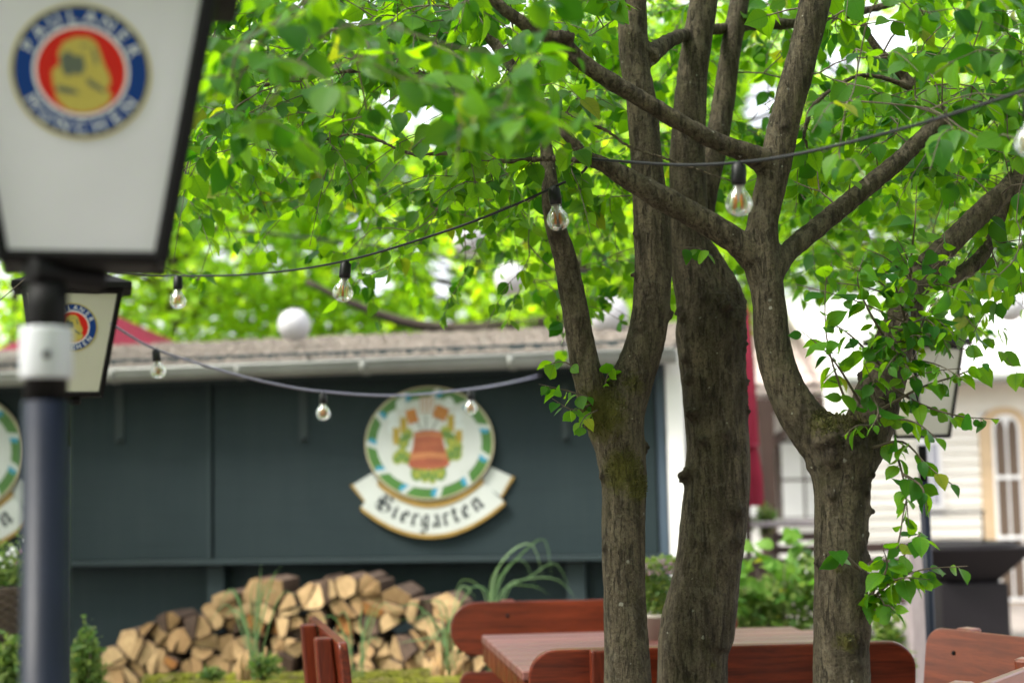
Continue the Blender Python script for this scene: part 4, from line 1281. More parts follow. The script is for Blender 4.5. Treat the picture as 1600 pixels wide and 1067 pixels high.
for pts, n in (([(925, 622, a), (885, 610, a - .06), (842, 600, a - .1)], 7), ([(925, 630, a), (895, 640, a - .08), (862, 622, a - .12)], 6), ([(935, 640, a), (915, 650, a - .08), (905, 668, a - .1)], 5),
               ([(905, 580, a), (880, 565, a - .05), (850, 572, a - .06)], 4), ([(940, 620, a), (948, 590, a), (955, 570, a)], 5)):
    spray(tA, pts, n, .05, 3)
spray(tB, [(1112, 400, 4.25), (1090, 388, 4.15), (1062, 386, 4.12)], 5, .055, 3)
spray(tB, [(1110, 430, 4.4), (1128, 412, 4.4), (1132, 398, 4.4)], 2, .04, 3)

for t in trees:
    if t.twigs.v: t.twigs.build('branch', M['twig'], t.root)
    B, D, Nn, L = (np.array(a_) for a_ in (t.leaf_B, t.leaf_D, t.leaf_N, t.leaf_L))
    keep = ~((in_the_way(B + D * L[:, None] * .5) | in_the_way(B + D * L[:, None] * .9)) & (rng.random(len(B)) < .88) & ~np.array(t.leaf_K))
    B, D, Nn, L = B[keep], D[keep], Nn[keep], L[keep]
    px, py, dp = proj(B + D * L[:, None] * .5)
    infr = (px > -15) & (px < 1615) & (py > -15) & (py < 1080)
    S_, D_, N_ = leaf_frames(D, Nn)
    view = unit(np.array([0, 0, EYE]) - B)
    show = L / dp * (0.35 + np.abs((N_ * view).sum(1)))
    show = np.where(infr, show, -1)
    order = np.argsort(-show)
    one = order[:300]
    one = one[show[one] > 0]
    rest = np.setdiff1d(np.arange(len(B)), one)
    o_ = WO[t.root.name]
    for i in one:
        o = bpy.data.objects.new('leaf', LEAF_ME[int(rng.integers(0, 5))])
        COL.objects.link(o); o.parent = t.root
        w = L[i] * rng.uniform(.88, 1.12)
        m = Matrix.Identity(4)
        for r_ in range(3):
            m[r_][0] = S_[i][r_] * w; m[r_][1] = D_[i][r_] * L[i]; m[r_][2] = N_[i][r_] * L[i]; m[r_][3] = B[i][r_] - o_[r_]
        o.matrix_local = m
    near = rest[infr[rest]]
    far = rest[~infr[rest]]
    if len(near):
        f = leaves_mesh('foliage', B[near], D[near], Nn[near], L[near], T_HI, M['leaf'], t.root, o_)
        f['kind'] = 'stuff'
    if len(far):
        f = leaves_mesh('foliage', B[far], D[far], Nn[far], L[far], T_LO, M['leaf'], t.root, o_)
        f['kind'] = 'stuff'

# ------------------------------------------------------------------ trees beyond the shed and the houses
def far_tree(label, px, Y, z0, z1, rad, n, leaf=.11, name='broadleaf_tree', trunk_w=.12, holes=True, flat=.9):
    x = at(px, 500, Y)[0]
    root = thing(name, label, 'tree', (x, Y, 0), 'trees beyond the shed')
    mb = MB()
    zc = (z0 + z1) / 2
    tr = np.array([[x, Y, -.05], [x + .05, Y, z0 * .5], [x - .03, Y, z0 + .3], [x + .05, Y, zc], [x, Y, z1 - .4]])
    mb.tube(spline(tr, 14), np.linspace(trunk_w, .02, 14), 8)
    mb.build('trunk', M['far_bark'], root)
    cl = []
    for i in range(n // 26):
        while True:
            q = rng.normal(0, 1, 3); q = unit(q) * rng.uniform(.35, 1.0) ** .5
            break
        cl.append((x + q[0] * rad, Y + q[1] * rad * flat, zc + q[2] * (z1 - z0) / 2))
    cl = np.array(cl)
    lb = MB()
    for q in cl[::4]:
        s0 = np.array([x, Y, max(z0 * .6, min(q[2] - .3, z1 - .5))])
        lb.tube(spline(np.array([s0, (s0 + q) / 2 + np.array([0, 0, .12]), q]), 6), np.linspace(.03, .006, 6), 5, caps=False)
    lb.build('branch', M['far_bark'], root)
    B = np.repeat(cl, 26, 0) + rng.normal(0, 1, (len(cl) * 26, 3)) * np.array([.26, .26, .17])
    if holes:
        B = B[~in_gap(B, 1.1)]
    k = len(B)
    D = np.stack([rng.normal(0, 1, k), rng.normal(0, 1, k), rng.uniform(-1.1, .2, k)], 1)
    Nn = unit(rng.normal(0, .6, (k, 3)) + np.array([0, -.2, .7]))
    f = leaves_mesh('crown', B, D, Nn, leaf * rng.uniform(.7, 1.25, k), T_LO, M['far_leaf'], root, WO[root.name])
    return root
far_tree('yellow-green broad tree behind the shed, over the red parasol', 270, 18.0, 2.0, 7.6, 2.5, 9672, .13)
far_tree('bushy pale-green tree behind the shed, beneath the slack cable', 500, 19.0, 2.0, 7.2, 2.5, 9672, .13)
far_tree('light green tree behind the shed, in line with the oval sign', 740, 18.5, 2.0, 7.0, 2.4, 9672, .13)
far_tree('tall bright tree behind the shed, seen between the two slimmer trunks', 980, 17.6, 2.2, 7.8, 2.2, 9672, .13)
far_tree('loose tree beyond the white corner post of the shed', 1140, 19.0, 2.8, 7.6, 2.2, 6448, .13)
far_tree('wide pale tree overhanging the tiled roof', 1340, 20.5, 4.0, 8.2, 2.6, 8060, .13)
far_tree('bright tree behind the clapboard house', 1570, 20.5, 4.0, 9.0, 2.8, 8060, .13)
far_tree('tree at the far end of the shed, past the cream lantern', 20, 18.5, 1.8, 7.6, 2.6, 7254, .13)
def shade_tree(label, x, y, z0, z1, rad, n, leaf=.16):  # trees added out of view to shade the garden and cut the front light
    px, _, _ = proj(np.array([x, abs(y) + .01, 2.0]))
    root = thing('broadleaf_tree', label, 'tree', (x, y, 0), 'unseen trees added to shade the garden')
    mb = MB()
    mb.tube(spline(np.array([[x, y, -.05], [x + .06, y, z0 * .6], [x, y + .05, (z0 + z1) / 2], [x, y, z1 - .4]]), 14), np.linspace(.16, .03, 14), 10)
    mb.build('trunk', M['bark'], root)
    q = rng.normal(0, 1, (n // 24, 3)); q = unit(q) * rng.uniform(.3, 1, (len(q), 1)) ** .5
    cl = np.array([x, y, (z0 + z1) / 2]) + q * np.array([rad, rad, (z1 - z0) / 2])
    lb = MB()
    for c_ in cl[::3]:
        s0 = np.array([x, y, np.clip(c_[2] - .5, z0 * .8, z1 - .6)])
        lb.tube(spline(np.array([s0, (s0 + c_) / 2 + np.array([0, 0, .15]), c_]), 6), np.linspace(.035, .006, 6), 5, caps=False)
    lb.build('branch', M['twig'], root)
    B = np.repeat(cl, 24, 0) + rng.normal(0, .28, (len(cl) * 24, 3))
    k = len(B)
    D = np.stack([rng.normal(0, 1, k), rng.normal(0, 1, k), rng.uniform(-1.1, .2, k)], 1)
    leaves_mesh('crown', B, D, unit(rng.normal(0, .5, (k, 3)) + UP * .7), leaf * rng.uniform(.7, 1.25, k), T_LO, M['leaf'], root, WO[root.name])
shade_tree('unseen full-crowned tree added for shade, opposite the shed, behind the viewer', .6, -6.5, .9, 7.5, 3.4, 9000)
shade_tree('unseen wide tree added for shade, nearest the lamp post side', -5.2, -4.2, 1.0, 7.5, 3.2, 9000)
shade_tree('unseen wide tree added for shade, nearest the bright benches', 5.6, -4.6, 1.2, 7.0, 3.0, 8000)
shade_tree('unseen tall tree added for shade past the lamp posts, before the shed end', -7.4, 4.6, 1.2, 8.0, 2.9, 9000)
shade_tree('unseen tall tree added for shade close to the far end of the shed', -8.4, 9.2, 1.6, 8.2, 2.8, 8000)
# a bough reaching over the shed roof
lb = far_tree('dark-limbed tree with one long bare bough above the shed roof', 910, 13.4, 2.5, 5.0, 1.2, 2600)
mb = MB()
B_ = np.array([at(478, 440, 13.0), at(560, 478, 13.1), at(640, 505, 13.2), at(740, 514, 13.3), at(910, 500, 13.4)])
mb.tube(spline(B_, 24), np.linspace(.025, .075, 24), 8)
mb.build('bough', M['far_bark'], lb)

# ------------------------------------------------------------------ string lights
def cable(name, label, pts, r, mat, group=None):
    P = np.array([at(a, b, y) for a, b, y in pts])
    Q = spline(P, max(40, len(P) * 12))
    mb = MB(); mb.tube(Q, r, 8)
    o = mb.build(name, mat)
    return tag(o, label, 'cable', group)
cable('light_cable', 'black bulb cable sagging from the cream lantern up to the tree fork', [(112, 412, 5.35), (200, 426, 5.25), (278, 431, 5.1), (400, 428, 4.7), (538, 408, 4.2), (700, 360, 4.0), (800, 322, 3.92), (866, 292, 3.86), (902, 275, 3.78), (916, 262, 3.72), (918, 250, 3.68)], .0037, M['cable'], 'black string light cables')
cable('light_cable', 'black bulb cable rising from the tree branch past the clear bulb', [(920, 248, 3.62), (980, 253, 3.5), (1070, 258, 3.32), (1155, 254, 3.17), (1230, 244, 3.05), (1330, 222, 2.95), (1450, 190, 2.82), (1600, 142, 2.7), (1760, 85, 2.55)], .0037, M['cable'], 'black string light cables')
cable('light_cable', 'pale lilac bulb cable hanging across the dark shed wall', [(172, 505, 5.45), (242, 545, 5.6), (350, 580, 5.8), (430, 600, 5.95), (505, 612, 6.1), (620, 618, 6.4), (735, 608, 6.8), (800, 597, 7.6), (846, 586, 9.19)], .0050, M['pale_cable'])
cable('overhead_wire', 'thin dark wire strung through the far trees above the shed', [(-120, 318, 10.2), (265, 350, 10.4), (480, 372, 10.6), (720, 404, 10.9), (950, 428, 11.1), (1150, 440, 11.2), (1300, 452, 11.3), (1420, 452, 11.4)], .011, M['cable'])

hk = at(846, 586, 9.19)
mb = MB(); mb.tube([hk + SN * .01, hk - SN * .12], .009, 6); mb.ball(hk, .016, 6)
mb.build('cable_hook', M['black_metal'], shed)
def bulb_parts():
    s = MB(); s.lathe([(.0, .052), (.008, .052), (.011, .046), (.0165, .042), (.0175, .012), (.0165, .0), (.0, .0)], n=20)
    g = MB()
    prof = [(.0128, .001), (.0135, -.008), (.0185, -.016), (.0260, -.026), (.0306, -.038), (.0315, -.046), (.0300, -.055), (.0248, -.064), (.0160, -.0705), (.006, -.0735), (.0, -.074)]
    g.lathe(prof, n=28)
    inner = [(max(0, r - .0011), z + (.0011 if i > 6 else 0)) for i, (r, z) in enumerate(prof)]
    b0 = len(g.f)
    g.lathe(inner, n=28)
    for i in range(b0, len(g.f)): g.f[i] = g.f[i][::-1]
    f = MB()
    for k in range(4):
        a = k * math.pi / 2 + .4
        top = np.array([math.cos(a) * .009, math.sin(a) * .009, -.024]); bot = np.array([math.cos(a) * .012, math.sin(a) * .012, -.056])
        f.tube([top, (top + bot) / 2, bot], .0021, 6)
    st = MB(); st.lathe([(.010, 0), (.006, -.012), (.0035, -.024), (.002, -.040), (.0, -.042)], n=12)
    return s.mesh('socket'), g.mesh('glass'), f.mesh('filament'), st.mesh('stem')
BP = bulb_parts()
for me, m_ in zip(BP, ('socket', 'bulb_glass', 'filament', 'stem_glass')):
    me.materials.append(M[m_])
bulb_proto = None
def bulb(px, py, Y, label, tilt=(0, 0), sc=1.0):
    """px,py: the top of the socket on its cable"""
    p = at(px, py, Y)
    root = thing('light_bulb', label, 'light bulb', tuple(p), 'clear filament bulbs on the light strings')
    root.rotation_euler = (tilt[0], tilt[1], random.random() * 3)
    root.scale = (sc, sc, sc)
    for nm, me in zip(('socket', 'glass', 'filament', 'glass_stem'), BP):
        o = bpy.data.objects.new(nm, me); COL.objects.link(o); o.parent = root
        o.location = (0, 0, -.052)
bulb(278, 430, 5.1, 'clear bulb on black cable, next to the red parasol tip', (0, .02), .98)
bulb(541, 407, 4.2, 'clear bulb on black cable, midway above the shed roof', (0, -.13), 1.0)
bulb(865, 290, 3.86, 'sharp clear bulb hanging at the stub of the slim forked tree', (0, -.12), 1.0)
bulb(1154, 252, 3.17, 'largest sharp clear bulb, beside the crossing branches', (0, -.16), 1.0)
bulb(1613, 146, 2.7, 'clear bulb cut off by the picture edge, among leaves', (0, -.1), 1.0)
bulb(243, 545, 5.6, 'blurred clear bulb hanging in front of the shed gutter', (0, .14), .95)
bulb(505, 612, 6.1, 'blurred clear bulb on the pale cable, beside the oval sign', (0, .04), .98)
bulb(735, 608, 6.8, 'blurred clear bulb overlapping the oval sign rim', (0, .02), .98)

# globe lamps on the wire
def globe(px, py, Y, rpx, label, top=None):
    c = at(px, py, Y); r = rpx / F_PX * Y
    root = thing('globe_lantern', label, 'lantern', tuple(c), 'white globe lanterns over the shed')
    mb = MB(); mb.ball(c, r, 30); mb.build('globe', M['globe'], root)
    mb = MB(); mb.lathe([(r * .3, r * .9), (r * .3, r * 1.05), (r * .1, r * 1.12), (.0, r * 1.12)], c, 14); mb.build('cap', M['black_metal'], root)
    h = (top if top else at(px, py - rpx - 60, Y)[2]) - c[2]
    mb = MB(); mb.tube([c + UP * r * 1.1, c + UP * h], .004, 5); mb.build('cord', M['cable'], root)
globe(460, 508, 10.6, 26, 'round white globe just above the shed roof', at(460, 371, 10.6)[2])
globe(735, 374, 12.0, 27, 'white globe half hidden by leaves above the sagging cable', at(735, 270, 12.0)[2])
globe(798, 436, 10.95, 26, 'white globe among leaves beside the slim tree stub', at(798, 412, 10.95)[2])
globe(952, 492, 11.1, 31, 'white globe between the two stems of the slim forked tree', at(952, 428, 11.1)[2])
globe(1578, 480, 8.2, 22, 'white globe among the leaves before the pale house roof', at(1578, 330, 8.2)[2])

# ------------------------------------------------------------------ parasols
def parasol_open(px, py, Y, label):
    c = at(px, py, Y)
    root = thing('open_parasol', label, 'parasol', (c[0], c[1], 0))
    n = 8; Rr, H = 1.55, .72
    mb = MB()
    rim = [c + np.array([math.cos(2 * math.pi * i / n + .2) * Rr, math.sin(2 * math.pi * i / n + .2) * Rr, -H]) for i in range(n)]
    V = [c] + rim + [p - UP * .14 for p in rim]
    F = [(0, 1 + i, 1 + (i + 1) % n) for i in range(n)] + [(1 + i, 1 + n + i, 1 + n + (i + 1) % n, 1 + (i + 1) % n) for i in range(n)]
    mb.add(V, F); mb.build('canopy', M['dark_red_cloth'], root)
    mb = MB(); mb.tube([np.array([c[0], c[1], 0]), c + UP * .06], .025, 10); mb.build('pole', M['dark_timber'], root)
    for p in rim:
        mb = MB(); mb.tube([c - UP * .05, p - UP * .02], .008, 5); mb.build('rib', M['dark_timber'], root)
parasol_open(150, 478, 15.2, 'open red parasol showing its slope above the shed roof')
c = at(1156, 462, 10.0)
root = thing('closed_parasol', 'folded red parasol behind the thick middle trunk', 'parasol', (c[0], c[1], 0))
mb = MB()
zb = at(1156, 790, 10.0)[2]
K = 12
V, F = [], []
prof = [(.02, c[2]), (.06, c[2] - .12), (.085, c[2] - .45), (.095, c[2] - .8), (.10, c[2] - 1.05), (.085, zb + .42), (.115, zb + .2), (.12, zb)]
for j, (r, z) in enumerate(prof):
    for i in range(2 * K):
        rr = r * (1.0 if i % 2 else .68)
        a_ = math.pi * i / K + .12 * j
        V.append((c[0] + math.cos(a_) * rr, c[1] + math.sin(a_) * rr, z))
for j in range(len(prof) - 1):
    for i in range(2 * K):
        k = (i + 1) % (2 * K)
        F.append((j * 2 * K + i, (j + 1) * 2 * K + i, (j + 1) * 2 * K + k, j * 2 * K + k))
mb.add(V, F); mb.build('folded_canopy', M['red_cloth'], root)
mb = MB(); mb.tube([(c[0], c[1], 0), (c[0], c[1], c[2] + .06)], .022, 10); mb.build('pole', M['dark_timber'], root)
mb = MB(); mb.box((c[0], c[1], .04), (.5, .5, .08)); mb.build('foot', M['stone'], root, .01)
mb = MB(); mb.tube([(c[0] + math.cos(q) * .088, c[1] + math.sin(q) * .088, zb + .42) for q in np.linspace(0, 6.28, 17)], .012, 6, caps=False); mb.build('tie', M['red_cloth'], root)

# ------------------------------------------------------------------ benches and table
def rounded_board(L, h, r, nseg=8):
    pts = []
    for cx, cz, a0 in ((L / 2 - r, -h / 2 + r, -90), (L / 2 - r, h / 2 - r, 0), (-L / 2 + r, h / 2 - r, 90), (-L / 2 + r, -h / 2 + r, 180)):
        for i in range(nseg + 1):
            a_ = R(a0 + 90 * i / nseg)
            pts.append((cx + math.cos(a_) * r, cz + math.sin(a_) * r))
    return pts
def make_bench(P0, P1, top, label, mat, up_mat, rear_left=True, h=.24, lean=R(9), th=.032, r=.09, uprights=(.2, .8)):
    """backrest from P0 to P1 (xy); local +y is the rear"""
    P0, P1 = np.array(P0[:2], float), np.array(P1[:2], float)
    d = P1 - P0; L = float(np.linalg.norm(d)); yaw = math.atan2(d[1], d[0])
    if not rear_left: yaw += math.pi
    c_ = (P0 + P1) / 2
    root = thing('garden_bench', label, 'bench', (c_[0], c_[1], 0), 'red-brown wooden beer garden benches', yaw, True)
    v = np.array([0, math.sin(lean), math.cos(lean)]); w = np.array([0, math.cos(lean), -math.sin(lean)])
    o = np.array([0, 0, top]) - v * h / 2
    mb = MB(); mb.prism(rounded_board(L, h, r), o, (1, 0, 0), v, -w, -th / 2, th / 2); mb.build('backrest', mat, root, .006)
    mb = MB(); mb.prism(rounded_board(L - .08, .10, .045), o - v * .24, (1, 0, 0), v, -w, -th / 2, th / 2); mb.build('lower_backrest', mat, root, .006)
    for f in uprights:
        x = -L / 2 + L * f
        mb = MB()
        z1 = top + .002
        pr = [(.0, 0), (.085, 0), (.075, .45), (.06, z1), (.0, z1)]
        base_y = th / 2 + .004
        V = []
        for s_ in (-.033, .033):
            for q, z in pr:
                V.append((x + s_, base_y + q + math.tan(lean) * (z - top), z))
        n = len(pr)
        mb.add(V, [tuple(range(n - 1, -1, -1)), tuple(range(n, 2 * n))] + [(i, (i + 1) % n, n + (i + 1) % n, n + i) for i in range(n)])
        mb.build('upright', up_mat, root, .008)
        for dv in (-.055, .055):
            c0 = o + v * dv + np.array([x, 0, 0]) - w * (th / 2 - .001)
            mb = MB(); mb.tube([c0, c0 - w * .004], .008, 10); mb.build('bolt', M['black_metal'], root)
        mb = MB(); mb.box((x, -.42, .215), (.06, .07, .43)); mb.build('front_leg', up_mat, root, .006)
        mb = MB(); mb.box((x, -.22, .405), (.05, .40, .06)); mb.build('seat_bearer', up_mat, root, .006)
    for k in range(3):
        mb = MB(); mb.prism(rounded_board(L, .125, .03), (0, -.40 + k * .137, .452), (1, 0, 0), (0, 1, 0), (0, 0, 1), -.016, .016); mb.build('seat_slat', mat, root, .005)
    return root
def P_at(px, py, z):
    """ground-plan point where the pixel's ray reaches height z"""
    r_ = ray(px, py); t_ = (z - EYE) / r_[2]
    return np.array([0, 0, EYE]) + r_ * t_
nb0, nb1 = at(825, 1010, 4.62), at(1430, 1010, 4.66)
make_bench(nb1, nb0, .908, 'long dark red bench seen from behind, its back board crossing the three trunks', M['red_wood'], M['red_wood_z'], uprights=(.18, .818))
fb0, fb1 = at(1150, 935, 6.6), at(703, 935, 6.6)
make_bench(fb1, fb0, .875, 'dark red bench with round-ended back board on the far side of the table', M['red_wood'], M['red_wood_z'], r=.118, lean=R(8))
lb0, lb1 = at(487, 958, 5.9), at(536, 999, 4.97)
make_bench(lb0, lb1, .9, 'dark red bench standing end-on at the table corner, before the firewood', M['red_wood'], M['red_wood_z'], rear_left=False, r=.03, lean=R(6), uprights=(.18, .66))
rb0, rb1 = at(1452, 968, 5.05), at(1700, 1004, 4.5)
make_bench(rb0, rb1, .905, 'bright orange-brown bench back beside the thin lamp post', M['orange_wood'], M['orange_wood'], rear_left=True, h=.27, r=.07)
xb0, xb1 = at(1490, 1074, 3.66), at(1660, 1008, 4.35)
make_bench(xb0, xb1, .9, 'bench cut by the bottom corner, its pale top edge slanting upward', M['orange_wood'], M['orange_wood'], rear_left=True, h=.25, r=.03)

TZ = .77
a0 = P_at(752, 991, TZ); a1 = P_at(1255, 991, TZ); a2 = P_at(826, 1054, TZ)
tl = 1.42; tw = 1.12
yaw = R(3.0)
tc = a0 + np.array([math.cos(yaw), math.sin(yaw), 0]) * tl / 2 + np.array([math.sin(yaw), -math.cos(yaw), 0]) * tw / 2
table = thing('slatted_table', 'slatted red-brown wooden table with a flower pot between two benches', 'table', (tc[0], tc[1], 0), None, yaw, True)
NS = 8
for k in range(NS):
    y0 = -tw / 2 + tw * k / NS; y1 = y0 + tw / NS - .009
    sh = .16 * (1 - (k + .5) / NS)          # the ends run askew as in the photograph
    e0 = lambda yy: -tl / 2 + (tw / 2 - yy) * .10
    e1 = lambda yy: tl / 2 + (tw / 2 - yy) * .03 - (0.06 if k in (0, NS - 1) else 0)
    poly = [(e0(y0), y0), (e1(y0), y0), (e1(y1), y1), (e0(y1), y1)]
    mb = MB(); mb.prism(poly, (0, 0, TZ), (1, 0, 0), (0, 1, 0), (0, 0, 1), -.035, 0); sl = mb.build('slat', M['table_wood'], table, .006)
    mb = MB(); mb.prism([(e0(y0) + .004, y0 + .004), (e0(y0) + .035, y0 + .004), (e0(y1) + .035, y1 - .004), (e0(y1) + .004, y1 - .004)], (0, 0, TZ), (1, 0, 0), (0, 1, 0), (0, 0, 1), -.115, -.036); mb.build('end_block', M['red_wood_z'], table, .004)
for sx in (-1, 1):
    for sy in (-1, 1):
        mb = MB(); mb.box((sx * (tl / 2 - .22), sy * (tw / 2 - .14), (TZ - .036) / 2), (.07, .07, TZ - .036)); mb.build('leg', M['red_wood_z'], table, .006)
    mb = MB(); mb.box((sx * (tl / 2 - .22), 0, TZ - .075), (.05, tw - .36, .07)); mb.build('bearer', M['red_wood'], table, .004)

# ------------------------------------------------------------------ plants in pots
def leaf_mass(name, B, sz, mat, parent, up=.5):
    k = len(B)
    D = np.stack([rng.normal(0, 1, k), rng.normal(0, 1, k), rng.uniform(-.3, 1.0, k)], 1)
    Nn = unit(rng.normal(0, .6, (k, 3)) + np.array([0, -.3, up]))
    return leaves_mesh(name, B, D, Nn, sz * rng.uniform(.6, 1.3, k), T_LO, mat, parent, WO[parent.name])
fp = P_at(1028, 997, TZ)
pot = thing('flower_pot', 'small grey pot of pink flowers standing on the slatted table', 'flower pot', (fp[0], fp[1], TZ))
mb = MB(); mb.lathe([(.055, .001), (.075, .085), (.082, .088), (.082, .105), (.074, .105), (.070, .09), (.0, .088)], fp, 24); mb.build('pot', M['clay_pot'], pot)
k = 900
th_ = rng.uniform(0, 6.28, k); rr = np.sqrt(rng.random(k)) * .105; hh = rng.random(k)
B_ = fp + np.stack([np.cos(th_) * rr * (.6 + .5 * hh), np.sin(th_) * rr * (.6 + .5 * hh), .10 + hh * .23], 1)
leaf_mass('foliage', B_, .026, M['herb_mass'], pot)
for i in range(60):
    a_, r_ = rng.uniform(0, 6.28), math.sqrt(rng.random()) * .11
    p = fp + np.array([math.cos(a_) * r_, math.sin(a_) * r_, .30 + rng.random() * .05 - r_ * .4])
    mb = MB()
    for q in range(5):
        aa = q * 1.2566 + a_
        e = np.array([math.cos(aa), math.sin(aa) * .7, .5 * math.sin(aa)]) * .016
        mb.add([p, p + e + np.array([-e[1], e[0], 0]) * .35, p + e * 1.25, p + e - np.array([-e[1], e[0], 0]) * .35], [(0, 1, 2, 3)])
    mb.build('flower', M['petal'], pot)

# wicker basket on a post, cut by the frame
bc = at(-2, 985, 7.0)
bas = thing('wicker_basket', 'woven basket of small flowering plants beside the near lamp post', 'basket', (bc[0], bc[1], 0))
mb = MB()
for i in range(13):
    z = bc[2] - .02 + i * .019; r = .085 + .075 * (i / 12) ** .8
    ph = (i % 2) * math.pi
    mb.tube([(bc[0] + math.cos(q) * (r + .006 * math.sin(12 * q + ph)), bc[1] + math.sin(q) * (r + .006 * math.sin(12 * q + ph)), z) for q in np.linspace(0, 2 * math.pi, 73)], .0095, 5, caps=False)
for j in range(24):
    q = 2 * math.pi * j / 24
    mb.tube([(bc[0] + math.cos(q) * (.085 + .075 * f ** .8), bc[1] + math.sin(q) * (.085 + .075 * f ** .8), bc[2] - .02 + f * .24) for f in np.linspace(0, 1, 5)], .006, 5)
mb.build('wicker', M['wicker'], bas)
mb = MB(); mb.lathe([(.0, .20), (.145, .20), (.14, .15), (.07, -.02), (.0, -.02)], bc, 18); mb.build('soil', M['soil'], bas)
mb = MB(); mb.box((bc[0], bc[1], (bc[2] - .03) / 2), (.08, .08, bc[2] - .03)); mb.build('stand', M['dark_timber'], bas, .005)
k = 900
B_ = bc + np.stack([rng.normal(0, .075, k), rng.normal(0, .075, k), .22 + np.abs(rng.normal(0, .085, k))], 1)
leaf_mass('foliage', B_, .03, M['herb_mass'], bas)
for i in range(26):
    p = bc + np.array([rng.normal(0, .09), rng.normal(0, .09), .30 + abs(rng.normal(0, .06))])
    mb = MB(); mb.ball(p, rng.uniform(.008, .015), 5); mb.build('flower', M['petal'] if i % 3 == 0 else M['print_white'], bas)

def shrub(px, py0, py1, Y, rpx, n, leaf, label, name='small_shrub', mat='herb_mass', stems=7):
    """py0: where its foot stands in view, py1: its top"""
    top = at(px, py1, Y); z0 = max(0.0, at(px, py0, Y)[2]); r = rpx / F_PX * Y
    root = thing(name, label, 'shrub', (top[0], Y, z0))
    mb = MB()
    H = top[2] - z0
    for i in range(stems):
        a_ = rng.uniform(0, 6.28)
        e = np.array([top[0] + math.cos(a_) * r * .7, Y + math.sin(a_) * r * .7, z0 + H * rng.uniform(.7, .95)])
        mb.tube(spline(np.array([[top[0], Y, z0 - .02], [(top[0] + e[0]) / 2, (Y + e[1]) / 2, z0 + H * .5], e]), 6), np.linspace(.008, .002, 6), 5)
    mb.build('stem', M['twig'], root)
    q = rng.normal(0, 1, (n, 3)); q = unit(q) * rng.random((n, 1)) ** .45 * rng.uniform(.75, 1.3, (n, 1))
    q[:, 2] = q[:, 2] * .5 + .52
    taper = 1.0 - .35 * q[:, 2:3]
    B_ = np.array([top[0], Y, z0]) + q * np.array([r, r, H]) * np.concatenate([taper, taper, np.ones((n, 1))], 1)
    leaf_mass('foliage', B_, leaf, M[mat], root, .6)
    return root
shrub(134, 1160, 985, 6.6, 34, 2200, .028, 'small-leaved upright shrub between the near lamp post and the firewood')
shrub(8, 1180, 1010, 6.6, 34, 900, .06, 'low bright green plant under the wicker basket')

